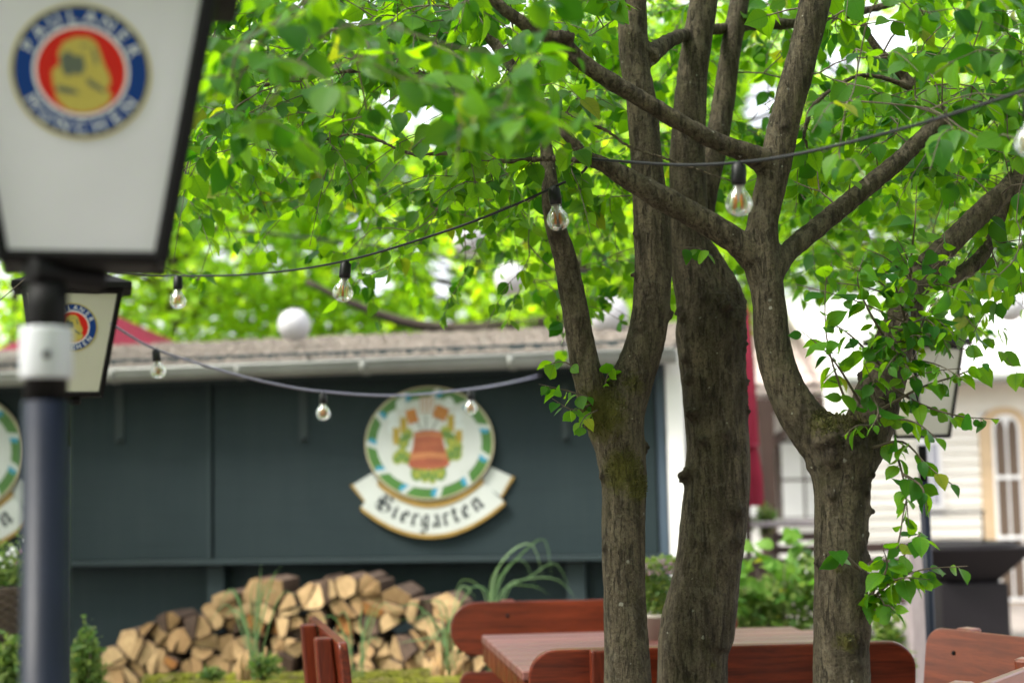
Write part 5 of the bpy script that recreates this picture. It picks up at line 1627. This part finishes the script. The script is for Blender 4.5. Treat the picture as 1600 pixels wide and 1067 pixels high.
# ------------------------------------------------------------------ firewood: every log a thing
def clip_cell(poly, a_, n_):
    out = []
    for i in range(len(poly)):
        p, q = poly[i], poly[(i + 1) % len(poly)]
        dp, dq = np.dot(p - a_, n_), np.dot(q - a_, n_)
        if dp <= 0: out.append(p)
        if dp * dq < 0: out.append(p + (q - p) * dp / (dp - dq))
    return out
def pile():
    d_face = 0.62
    px_top = [(165, 1030), (185, 985), (225, 975), (262, 955), (300, 955), (345, 945), (372, 920), (400, 895), (440, 885), (480, 892), (520, 905), (560, 892), (605, 893), (635, 910), (665, 930), (700, 940), (730, 965), (760, 1000), (790, 1040)]
    prof = np.array([wall_sz(a_, b_, d_face) for a_, b_ in px_top])
    def top(s): return float(np.interp(s, prof[:, 0], prof[:, 1]))
    s0, s1 = prof[0, 0] - .1, prof[-1, 0] + .1
    pitch = .140
    seeds, rows = [], []
    j = 0
    z = .06
    while z < 1.1:
        x = s0 + (j % 2) * pitch / 2
        while x < s1:
            p = np.array([x + rng.normal(0, .036), z + rng.normal(0, .032)])
            if p[1] < top(p[0]) - .045: seeds.append(p); rows.append(j)
            x += pitch
        z += pitch * .86; j += 1
    seeds = np.array(seeds); wgt = rng.normal(0, .8, len(seeds)).clip(-1.3, 1.3)
    ORD = 'first second third fourth fifth sixth seventh eighth ninth tenth eleventh twelfth thirteenth fourteenth fifteenth sixteenth seventeenth eighteenth nineteenth twentieth twenty-first twenty-second twenty-third twenty-fourth twenty-fifth twenty-sixth twenty-seventh twenty-eighth twenty-ninth thirtieth thirty-first thirty-second thirty-third thirty-fourth thirty-fifth thirty-sixth thirty-seventh thirty-eighth thirty-ninth fortieth forty-first forty-second forty-third forty-fourth forty-fifth forty-sixth forty-seventh forty-eighth forty-ninth fiftieth'.split()
    count = {}
    cells = []
    for i, p in enumerate(seeds):
        ph_ = rng.uniform(0, 1); poly = [p + np.array([math.cos(ph_ + q * math.pi / 3), math.sin(ph_ + q * math.pi / 3)]) * .100 * rng.uniform(.85, 1.15) for q in range(6)]
        for k_ in np.argsort(((seeds - p) ** 2).sum(1))[1:15]:
            poly = clip_cell(poly, p + (seeds[k_] - p) * (.5 + .12 * (wgt[i] - wgt[k_])), seeds[k_] - p)
            if len(poly) < 3: break
        if len(poly) < 3: continue
        a_ = rng.uniform(0, math.pi)
        nrm = np.array([math.cos(a_), math.sin(a_)])
        c_ = np.mean(poly, axis=0) + rng.normal(0, .012, 2)
        if rng.random() < .88:
            for sg in (1, -1):
                h_ = clip_cell(poly, c_, nrm * sg)
                if len(h_) >= 3: cells.append((np.array(h_), rows[i]))
        else:
            cells.append((np.array(poly), rows[i]))
    cells.sort(key=lambda c: (c[1], c[0].mean(0)[0]))
    for poly, row in cells:
        cen = poly.mean(0)
        poly = cen + (poly - cen) * rng.uniform(.88, 1.0)
        pts = []
        bark_v = int(rng.integers(0, len(poly)))
        for q in range(len(poly)):
            a_, b_, c_ = poly[q - 1], poly[q], poly[(q + 1) % len(poly)]
            if np.linalg.norm(b_ - c_) < .010: continue
            if q == bark_v:
                for t_ in (.15, .5, .85): pts.append((1 - t_) ** 2 * (b_ + (a_ - b_) * .38) + 2 * t_ * (1 - t_) * b_ + t_ ** 2 * (b_ + (c_ - b_) * .38))
            else:
                pts.append(b_ + rng.normal(0, .003, 2))
        if len(pts) < 3: pts = list(poly)
        pts = np.array(pts)
        if np.ptp(pts[:, 0]) * np.ptp(pts[:, 1]) < .0009: continue
        cl = rng.random()
        kind = 'dark' if cl < .13 else ('orange' if cl < .20 else 'pale')
        ln = rng.uniform(.30, .36); d1 = d_face + rng.normal(0, .028)
        mb = MB()
        n = len(pts)
        sk = rng.normal(0, .02, 2)
        tilt = rng.normal(0, .16, 2)
        F_ = [W(q[0], max(.0, q[1]), d1 + np.dot(q - cen, tilt)) for q in pts]
        Bk = [W(q[0] + sk[0] * .2, max(.0, q[1] + sk[1] * .2), d1 - ln) for q in (cen + (pts - cen) * .92)]
        fc = W(cen[0], cen[1], d1 + rng.normal(0, .004))
        mb.add(F_ + Bk + [fc], [(i_, (i_ + 1) % n, 2 * n) for i_ in range(n)], 0)
        mb.f += [(n + i_, n + (i_ + 1) % n, (i_ + 1) % n, i_) for i_ in range(n)]; mb.m += [1] * n; mb.s += [False] * n
        mb.f.append(tuple(range(2 * n - 1, n - 1, -1))); mb.m.append(0); mb.s.append(False)
        o = mb.build('firewood_log', [M['log_bark'] if kind == 'dark' and rng.random() < .6 else (M['log_orange'] if kind == 'orange' else M['log_end']), M['log_bark']], None, .004)
        nth = count.get(row, 0); count[row] = nth + 1
        word = {'pale': 'pale split log', 'orange': 'orange-toned split log', 'dark': 'darker split log'}[kind]
        tag(o, '%s, %s from the lamp post in the %s row above the ground' % (word, ORD[nth], ORD[row]), 'log', 'split logs in the firewood stack')
pile()

# ------------------------------------------------------------------ raised bed of mossy timber with strap-leaved plants
bed = thing('raised_bed', 'mossy timber planting bed in front of the firewood', 'planter', (at(500, 1050, 7.1)[0], 7.1, 0))
bz = at(640, 1046, 7.45)[2]
bz2 = at(640, 1058, 7.0)[2]
for y, z, x0, x1 in ((7.45, bz, 225, 702), (7.0, bz2, 225, 782)):
    p0, p1 = at(x0, 1050, y), at(x1, 1050, y)
    nx = 40
    mb = MB()
    V = []
    for i in range(nx + 1):
        x = p0[0] + (p1[0] - p0[0]) * i / nx
        b_ = noise.noise((x * 9, y * 5, 1)) * .018
        b2 = noise.noise((x * 21, y * 5, 4)) * .010
        for dy, dz in ((-.055, 0), (-.06, z - .03), (-.045, z - .006 + b_), (0, z + b_ + b2), (.045, z - .006 + b2), (.06, z - .03), (.055, 0)):
            V.append((x, y + dy + b2 * .5, dz))
    F = []
    for i in range(nx):
        for j in range(6):
            a_ = i * 7 + j
            F.append((a_, a_ + 7, a_ + 8, a_ + 1))
    F += [tuple(range(7)), tuple(nx * 7 + j for j in range(6, -1, -1))]
    mb.add(V, F, 0, True)
    o = mb.build('timber', M['moss_wood'], bed)
    mb = MB()
    for i in range(3600):
        x = rng.uniform(p0[0], p1[0])
        if noise.noise((x * 4, y, 7)) < -.25: continue
        dy = rng.uniform(-.055, .055)
        b_ = noise.noise((x * 9, y * 5, 1)) * .018
        p = np.array([x, y + dy, z + b_ * .8 - .005 - abs(dy) * .25])
        d = unit(rng.normal(0, .5, 3) + UP + np.array([0, -.3, 0])); h = rng.uniform(.008, .022)
        u = unit(np.cross(d, rng.normal(0, 1, 3))) * h * .3
        mb.add([p - u, p + u, p + d * h], [(0, 1, 2)])
    mo = mb.build('moss', M['bright_moss'], o); mo['kind'] = 'stuff'
for x_, in ((225,), (700,)):
    p = at(x_, 1050, 7.0)
    mb = MB(); mb.box((p[0] + .03, 7.225, (bz2 - .03) / 2), (.06, .33, bz2 - .03)); mb.build('end_board', M['moss_wood'], bed)
shrub(412, 1062, 1022, 7.12, 30, 500, .028, 'small bright weeds at the straw-footed plant in the mossy bed', 'weed_tuft', 'herb_mass', 5)
shrub(330, 1064, 1042, 7.15, 22, 240, .024, 'low weed tuft at the lamp-post end of the mossy bed', 'weed_tuft', 'herb_mass', 4)
p0, p1 = at(228, 1050, 7.2), at(700, 1050, 7.2)
mb = MB(); mb.box(((p0[0] + p1[0]) / 2, 7.225, bz2 - .09), (p1[0] - p0[0] - .02, .33, .04)); mb.build('soil', M['soil'], bed)

def strap_plant(px, Y, z0, blades, label, dry=False, width=.008):
    """blades: list of pixel polylines the leaves follow"""
    b = at(px, 1000, Y)
    root = thing('strap_leaved_plant', label, 'plant', (b[0], Y, z0), 'long-bladed plants round the firewood')
    for bl in blades:
        dy = rng.uniform(-.12, .12)
        P = np.array([[b[0] + rng.normal(0, .02), Y + dy * .2, z0]] + [list(at(x, y, Y + dy)) for x, y in bl])
        Q = spline(P, 14)
        T = unit(np.gradient(Q, axis=0))
        side = unit(np.cross(T, np.array([rng.normal(0, .5), -1.0, rng.normal(0, .5)])))
        wd = width * rng.uniform(.7, 1.2) * np.clip(np.sin(np.linspace(.35, math.pi - .02, 14)), .04, 1)
        mid = np.cross(side, T) * (wd * .35)[:, None]
        V = np.concatenate([Q - side * wd[:, None] / 2, Q + mid, Q + side * wd[:, None] / 2])
        F = []
        for i in range(13):
            F += [(i, 14 + i, 15 + i, i + 1), (14 + i, 28 + i, 29 + i, 15 + i)]
        mb = MB(); mb.add(V, F, 0, True); mb.build('blade', M['blade'], root)
    if dry:
        for i in range(16):
            a_, r_ = rng.uniform(0, 6.28), rng.uniform(.01, .06)
            p = np.array([b[0] + math.cos(a_) * r_, Y + math.sin(a_) * r_ - .03, z0 - .02])
            e = p + np.array([math.cos(a_) * .03, -.02, rng.uniform(.09, .24)])
            mb = MB(); mb.tube([p, (p + e) / 2 + rng.normal(0, .006, 3), e], [.013, .011, .006], 5); mb.build('dry_stalk', M['straw'], root)
    return root
def rblades(px, py, n, hmin, hmax, spread, droop):
    out = []
    for i in range(n):
        s_ = rng.uniform(-1, 1) * spread; h = rng.uniform(hmin, hmax)
        x1, y1 = px + s_ * .45, py - h * .65
        x2, y2 = px + s_ * .85, py - h
        x3, y3 = px + s_ * 1.35, py - h + droop * abs(s_) * rng.uniform(.3, 1.1)
        out.append([(x1, y1), (x2, y2), (x3, y3)])
    return out
zs = bz2 - .07
strap_plant(395, 7.2, zs, [[(402, 990), (405, 930), (408, 878)], [(398, 980), (415, 920), (440, 882)], [(405, 985), (425, 910), (432, 890)], [(395, 985), (392, 930), (400, 900)]] + rblades(400, 1045, 12, 70, 150, 55, .5), 'strap-leaved plant with dry straw stalks at its foot, before the log stack', True)
strap_plant(560, 7.25, zs, [[(565, 1000), (580, 960), (592, 930)], [(568, 1010), (562, 970), (570, 940)]] + rblades(560, 1050, 8, 50, 110, 50, .5), 'thin green plant just behind the end-on bench')
strap_plant(703, 7.3, zs, [[(690, 990), (660, 965), (610, 972)], [(688, 985), (650, 945), (600, 952)], [(700, 975), (690, 940), (660, 940)], [(698, 980), (735, 920), (705, 925)], [(690, 1000), (650, 1000), (620, 1005)], [(705, 990), (690, 960), (655, 985)], [(705, 970), (722, 915), (745, 935)], [(700, 985), (672, 1000), (650, 1040)]] + rblades(700, 1045, 8, 50, 110, 70, .7), 'arching strap-leaved plant with dry base beside the round end of the far bench', True)
strap_plant(770, 7.9, .3, [[(775, 920), (810, 870), (850, 842), (862, 900)], [(768, 925), (790, 870), (830, 850), (850, 905)], [(790, 930), (830, 900), (868, 880), (895, 930)], [(785, 930), (820, 905), (870, 905), (900, 935)], [(770, 930), (790, 890), (815, 868)], [(780, 930), (830, 915), (860, 930)], [(760, 935), (725, 905), (708, 935)], [(765, 935), (735, 918), (715, 950)], [(775, 935), (800, 880), (822, 880), (838, 925)], [(765, 930), (775, 890), (800, 862)]], 'tall plant of arching grey-green blades behind the far bench')

# ------------------------------------------------------------------ herb trough seen between the trunks
hc = at(1215, 995, 7.6)
tro = thing('herb_trough', 'stone trough full of fresh green herbs between the thick trunk and the Y-shaped tree', 'planter', (hc[0], 7.6, 0))
tw_, th2 = 1.0, hc[2]
mb = MB()
for cx, cy, sx, sy in ((0, -.2, tw_, .06), (0, .2, tw_, .06), (-tw_ / 2 + .03, 0, .06, .34), (tw_ / 2 - .03, 0, .06, .34)):
    mb.box((hc[0] + .05 + cx, 7.6 + cy, th2 / 2), (sx, sy, th2))
mb.build('trough', M['stone'], tro, .012)
mb = MB(); mb.box((hc[0] + .05, 7.6, th2 - .05), (tw_ - .14, .34, .04)); mb.build('soil', M['soil'], tro)
k = 1900
q = np.stack([rng.uniform(-.36, .40, k), rng.uniform(-.26, .2, k), rng.random(k) ** .8], 1)
hgt = .36 + .08 * np.sin(q[:, 0] * 9)
B_ = np.array([hc[0] + .03, 7.6, th2 - .02]) + np.stack([q[:, 0], q[:, 1], q[:, 2] * hgt], 1)
f = leaf_mass('foliage', B_, .05, M['herb_mass'], tro); f['kind'] = 'stuff'
HERB = [template_mesh('leaf', T, M['herb_leaf']) for T in T_HI]
for i in range(120):
    x = rng.uniform(-.36, .42); z = th2 + (.17 + .22 * rng.random())
    p = np.array([hc[0] + .03 + x, 7.6 + rng.uniform(-.3, .0), z])
    if i < 14: p = at(rng.uniform(1175, 1275), rng.uniform(832, 880), 7.55)
    d = unit(np.array([rng.normal(0, 1), rng.normal(-.3, .6), rng.uniform(-.2, .8)])); nn = unit(rng.normal(0, .5, 3) + np.array([0, -.5, .7]))
    S_, D_, N_ = (v[0] for v in leaf_frames(d[None], nn[None]))
    o = bpy.data.objects.new('leaf', HERB[int(rng.integers(0, 5))]); COL.objects.link(o); o.parent = tro
    L_ = rng.uniform(.07, .13)
    m = Matrix.Identity(4)
    for r_ in range(3):
        m[r_][0] = S_[r_] * L_; m[r_][1] = D_[r_] * L_; m[r_][2] = N_[r_] * L_; m[r_][3] = p[r_] - WO[tro.name][r_]
    o.matrix_local = m
mb = MB()
for i in range(26):
    x = rng.uniform(-.36, .40)
    p = np.array([hc[0] + .03 + x, 7.6 + rng.uniform(-.2, .1), th2 - .04]); e = p + np.array([rng.normal(0, .05), -.05, rng.uniform(.3, .5)])
    mb.tube([p, (p + e) / 2, e], [.004, .003, .002], 5)
mb.build('stem', M['twig'], tro)
shrub(1385, 1150, 960, 7.2, 34, 700, .06, 'low pale leafy plant at the foot of the Y-shaped tree')

# ------------------------------------------------------------------ fire bowl, posts
fc_ = at(1504, 850, 11.5); k_ = 11.5 / F_PX
fire = thing('fire_bowl', 'black steel fire bowl on a square plinth in front of the clapboard house', 'fire bowl', (fc_[0], 11.5, 0))
def frustum(mb, cx, cy, levels):
    V = []
    for w, z in levels:
        V += [(cx - w, cy - w, z), (cx + w, cy - w, z), (cx + w, cy + w, z), (cx - w, cy + w, z)]
    F = [(3, 2, 1, 0)]
    for i in range(len(levels) - 1):
        for j in range(4):
            q = (j + 1) % 4
            F.append((4 * i + j, 4 * i + q, 4 * i + 4 + q, 4 * i + 4 + j))
    n = 4 * (len(levels) - 1)
    F.append((n, n + 1, n + 2, n + 3))
    mb.add(V, F)
zr = fc_[2]
mb = MB(); frustum(mb, fc_[0], 11.5, [(.20, zr - .29), (.43, zr - .02), (.43, zr)]); bowl = mb.build('bowl', M['steel'], fire, .006)
mb = MB(); mb.lathe([(.42, zr + .004), (.42, zr + .016), (.24, zr + .012), (.22, zr - .01), (.0, zr - .01)], (fc_[0], 11.5, 0), 28); mb.build('cooking_plate', M['steel'], bowl)
mb = MB(); frustum(mb, fc_[0], 11.5, [(.265, 0), (.265, zr - .292)]); mb.build('plinth', M['steel'], fire, .008)
mb = MB()
zt_ = at(1490, 800, 11.5)[2]
for x_ in (-.27, .17):
    mb.tube([(fc_[0] + x_, 11.5, zr), (fc_[0] + x_, 11.5, zt_)], .008, 6)
mb.tube([(fc_[0] - .29, 11.5, zt_), (fc_[0] + .19, 11.5, zt_)], .011, 6)
mb.build('grill_rail', M['steel'], fire)
p = at(1430, 900, 9.2)
mb = MB(); mb.box((p[0], 9.2, at(1430, 860, 9.2)[2] / 2), (.10, .10, at(1430, 860, 9.2)[2]))
tag(mb.build('timber_post', M['grey_wood'], None, .006), 'grey weathered post beside the thin black lamp post', 'post')

# terrace table far behind
p = at(1212, 812, 11.6)
ter = thing('terrace_table', 'pale terrace table far behind the herb trough', 'table', (p[0], 11.6, 0))
mb = MB(); mb.box((p[0], 11.6, p[2] - .02), (1.1, .7, .04)); mb.build('tabletop', M['grey_wood'], ter, .006)
for sx in (-1, 1):
    for sy in (-1, 1):
        mb = MB(); mb.box((p[0] + sx * .48, 11.6 + sy * .28, (p[2] - .04) / 2), (.06, .06, p[2] - .04)); mb.build('leg', M['dark_timber'], ter)
shrub(1195, 835, 790, 11.5, 24, 260, .05, 'tiny potted plant on the pale terrace table', 'table_plant')
for px_, lab in ((1252, 'dark chair at the pale terrace table, on the house side of it'), (1395, 'dark chair standing alone by the grey weathered post')):
    Yc = 12.3 if px_ < 1300 else 10.6
    q = at(px_, 900, Yc)
    ch = thing('terrace_chair', lab, 'chair', (q[0], Yc, 0), 'dark chairs on the far terrace')
    mb = MB(); mb.box((q[0], Yc, .45), (.42, .42, .03)); mb.build('seat', M['dark_timber'], ch, .006)
    for k_ in range(3):
        mb = MB(); mb.box((q[0], Yc + .2, .60 + k_ * .11), (.40, .02, .07)); mb.build('back_slat', M['dark_timber'], ch, .004)
    for sx in (-1, 1):
        mb = MB(); mb.box((q[0] + sx * .19, Yc + .2, .43), (.035, .04, .86)); mb.build('rear_leg', M['dark_timber'], ch, .004)
        mb = MB(); mb.box((q[0] + sx * .19, Yc - .19, .217), (.035, .035, .434)); mb.build('front_leg', M['dark_timber'], ch, .004)
p = at(1165, 875, 9.6)
mb = MB(); mb.box((p[0], 9.6, p[2] / 2 + .02), (.42, .3, p[2])); 
tag(mb.build('planter_box', M['dark_timber'], None, .006), 'dark planter box half hidden by the thick trunk', 'planter')

# ------------------------------------------------------------------ clapboard house
HY = 14.4
hk = HY / F_PX
hx0, hx1 = at(1335, 750, HY)[0], at(1335, 750, HY)[0] + 4.4
heave = at(1560, 590, HY)[2]
house = thing('clapboard_house', 'pale clapboard house with an arched window and low pale roof', 'house', ((hx0 + hx1) / 2, HY, 0))
wx = at(1578, 760, HY)[0]
arch_z = at(1578, 655, HY)[2]
wz0 = at(1578, 940, HY)[2]
hw = .26
mb = MB()
mb.box(((hx0 + hx1) / 2, HY + 1.6, heave / 2), (hx1 - hx0, 3.0, heave)); mb.build('wall', M['render_white'], house)
bh = .105
z = .05
sx0, sx1 = at(1443, 740, HY)[0], at(1470, 740, HY)[0]
sz0, sz1 = at(1456, 790, HY)[2], at(1456, 690, HY)[2]
while z < heave - .02:
    spans = [(hx0, hx1)]
    def cut(sp, a_, b_):
        out = []
        for p_, q_ in sp:
            if b_ <= p_ or a_ >= q_: out.append((p_, q_)); continue
            if a_ > p_: out.append((p_, a_))
            if b_ < q_: out.append((b_, q_))
        return out
    if z + bh > wz0 and z < arch_z + .02: spans = cut(spans, wx - hw, wx + hw)
    if z + bh > sz0 - .04 and z < sz1 + .04: spans = cut(spans, sx0 - .03, sx1 + .03)
    for a_, b_ in spans:
        zt2 = min(z + bh, heave)
        mb = MB()
        V = [(x_, HY + .1 + dy, zz) for x_ in (a_, b_) for dy, zz in ((-.030, z), (-.008, zt2), (.0, zt2), (.0, z))]
        mb.add(V, [(0, 1, 2, 3), (7, 6, 5, 4), (0, 4, 5, 1), (1, 5, 6, 2), (3, 7, 4, 0), (2, 6, 7, 3)])
        mb.build('board', M['siding'], house)
    z += bh
def arch(w, zb, zt, n=10):
    """pointed arch outline, half width w"""
    pts = [(-w, zb), (w, zb), (w, zt - w * 1.1)]
    for i in range(1, n):
        f_ = i / n
        pts.append((w * math.cos(f_ * math.pi / 2) ** .8, zt - w * 1.1 + w * 1.1 * math.sin(f_ * math.pi / 2)))
    pts.append((0, zt))
    for i in range(n - 1, 0, -1):
        f_ = i / n
        pts.append((-w * math.cos(f_ * math.pi / 2) ** .8, zt - w * 1.1 + w * 1.1 * math.sin(f_ * math.pi / 2)))
    pts.append((-w, zt - w * 1.1))
    return pts
o_ = np.array([wx, HY + .1, 0])
FX, FN = (1, 0, 0), (0, -1, 0)
mb = MB(); mb.prism(arch(hw, wz0 - .04, arch_z + .13), o_, FX, UP, FN, -.02, .045); win = mb.build('window', M['cream'], house)
mb = MB(); mb.prism(arch(.14, wz0, arch_z + .05), o_, FX, UP, FN, .045, .065); mb.build('frame', M['white_paint'], win)
for sx in (-1, 1):
    mb = MB(); mb.prism([(x_ * .42 + sx * .062, zz) for x_, zz in arch(.12, wz0 + .04, arch_z)], o_, FX, UP, FN, .065, .070); mb.build('pane', M['pane'], win)
for zz in (wz0 + (arch_z - wz0) * .35, wz0 + (arch_z - wz0) * .68):
    mb = MB(); mb.box((wx, HY + .1 - .075, zz), (.24, .018, .035)); mb.build('glazing_bar', M['white_paint'], win)
mb = MB(); mb.box(((sx0 + sx1) / 2, HY + .06, (sz0 + sz1) / 2), (sx1 - sx0 + .05, .05, sz1 - sz0 + .07)); w2 = mb.build('window', M['white_paint'], house)
for i in range(2):
    for j in range(2):
        wv, hv = (sx1 - sx0) / 2, (sz1 - sz0) / 2
        mb = MB(); mb.box((sx0 + wv * (i + .5), HY + .03, sz0 + hv * (j + .5)), (wv - .025, .012, hv - .03)); mb.build('pane', M['grey_pane'], w2)
# roof
rz1 = at(1500, 462, HY + 2.2)[2]
mb = MB()
V = [(hx0 - .25, HY - .25, heave - .02), (hx1, HY - .25, heave - .02), (hx1, HY + 2.4, rz1), (hx0 - .25, HY + 2.4, rz1)]
V += [(x_, y_, z_ + .07) for x_, y_, z_ in V]
mb.add(V, [(3, 2, 1, 0), (4, 5, 6, 7), (0, 1, 5, 4), (1, 2, 6, 5), (2, 3, 7, 6), (3, 0, 4, 7)])
rf = mb.build('roof', M['pale_roof'], house)
for i in range(12):
    x_ = hx0 - .2 + i * .37
    mb = MB(); mb.add([], [])
    a_, b_ = np.array([x_, HY - .25, heave + .055]), np.array([x_, HY + 2.4, rz1 + .075])
    mb.tube([a_, b_], .018, 4, smooth=False); mb.build('roof_rib', M['pale_roof'], rf)
mb = MB(); mb.tube([(hx0 - .3, HY - .31, heave - .01), (hx1, HY - .31, heave - .01)], .055, 8); mb.build('gutter', M['zinc'], house)

# ------------------------------------------------------------------ tiled house behind
TY = 16.0
tx0, tx1 = at(1100, 700, TY)[0], at(1350, 700, TY)[0]
teave = at(1260, 606, TY)[2]
th_ = thing('tiled_house', 'white house with pinkish tiled roof and dark timber porch behind the trunks', 'house', ((tx0 + tx1) / 2, TY, 0))
mb = MB(); mb.box(((tx0 + tx1) / 2, TY + 1.5, teave / 2), (tx1 - tx0, 2.6, teave)); mb.build('wall', M['render_white'], th_)
rise = at(1260, 462, TY + 2.3)[2] - teave
mb = MB()
V = [(tx0 - .2, TY - .35, teave - .06), (tx1 + .1, TY - .35, teave - .06), (tx1 + .1, TY + 2.3, teave + rise - .06), (tx0 - .2, TY + 2.3, teave + rise - .06)]
V += [(a_, b_, c_ + .05) for a_, b_, c_ in V]
mb.add(V, [(3, 2, 1, 0), (4, 5, 6, 7), (0, 1, 5, 4), (1, 2, 6, 5), (2, 3, 7, 6), (3, 0, 4, 7)])
trf = mb.build('roof', M['tile'], th_)
rows, cols = 12, 10
tile_me = None
sl = math.atan2(rise, 2.65)
tw2 = (tx1 + .1 - (tx0 - .2)) / cols
tl2 = 2.65 / math.cos(sl) / rows
mbt = MB()
V, F = [], []
NC = 7
for yy, lift in ((0, .035), (tl2 * 1.12, .012)):
    for i in range(NC):
        x_ = (i / (NC - 1)) * tw2
        V.append((x_, yy, lift + .035 * math.sin(i / (NC - 1) * math.pi)))
for i in range(NC - 1): F.append((i, i + 1, NC + i + 1, NC + i))
for i in range(NC): V.append((V[i][0], 0, V[i][2] - .03))
for i in range(NC - 1): F.append((2 * NC + i, 2 * NC + i + 1, i + 1, i))
mbt.add(V, F, 0, True)
tile_me = mbt.mesh('tile'); tile_me.materials.append(M['tile'])
for r_ in range(rows):
    for c_ in range(cols):
        o = bpy.data.objects.new('tile', tile_me); COL.objects.link(o); o.parent = trf
        y_ = TY - .35 + r_ * tl2 * math.cos(sl); z_ = teave - .005 + r_ * tl2 * math.sin(sl)
        o.location = Vector((tx0 - .2 + c_ * tw2, y_, z_)) - Vector(WO[th_.name])
        o.rotation_euler = (sl + rng.normal(0, .012), rng.normal(0, .01), rng.normal(0, .012))
for x_ in (1203, 1322):
    p = at(x_, 720, TY - .5)
    mb = MB(); mb.box((p[0], TY - .3, (teave - .12) / 2), (.17, .17, teave - .12)); mb.build('timber_post', M['dark_timber'], th_, .006)
mb = MB(); mb.box(((tx0 + tx1) / 2, TY - .3, teave - .2), (tx1 - tx0, .16, .16)); mb.build('lintel', M['dark_timber'], th_, .006)
for x_, s_ in ((1228, 1), (1300, -1)):
    p = at(x_, 660, TY - .3)
    mb = MB(); mb.tube([(p[0] - s_ * .16, TY - .3, teave - .62), (p[0] + s_ * .25, TY - .3, teave - .26)], .05, 4, smooth=False); mb.build('brace', M['dark_timber'], th_)
for x0, x1 in ((1216, 1294), (1130, 1188)):
    a_, b_ = at(x0, 690, TY + .2), at(x1, 808, TY + .2)
    w_, h_ = b_[0] - a_[0], a_[2] - b_[2]
    cx, cz = (a_[0] + b_[0]) / 2, (a_[2] + b_[2]) / 2
    mb = MB(); mb.box((cx, TY + .17, cz), (w_ + .06, .06, h_ + .06)); wv = mb.build('window', M['dark_timber'], th_)
    for i in range(2):
        for j in range(2):
            mb = MB(); mb.box((cx + (i - .5) * w_ / 2, TY + .135, cz + (j - .5) * h_ / 2), (w_ / 2 - .03, .012, h_ / 2 - .03)); mb.build('pane', M['reflection_pane'], wv)
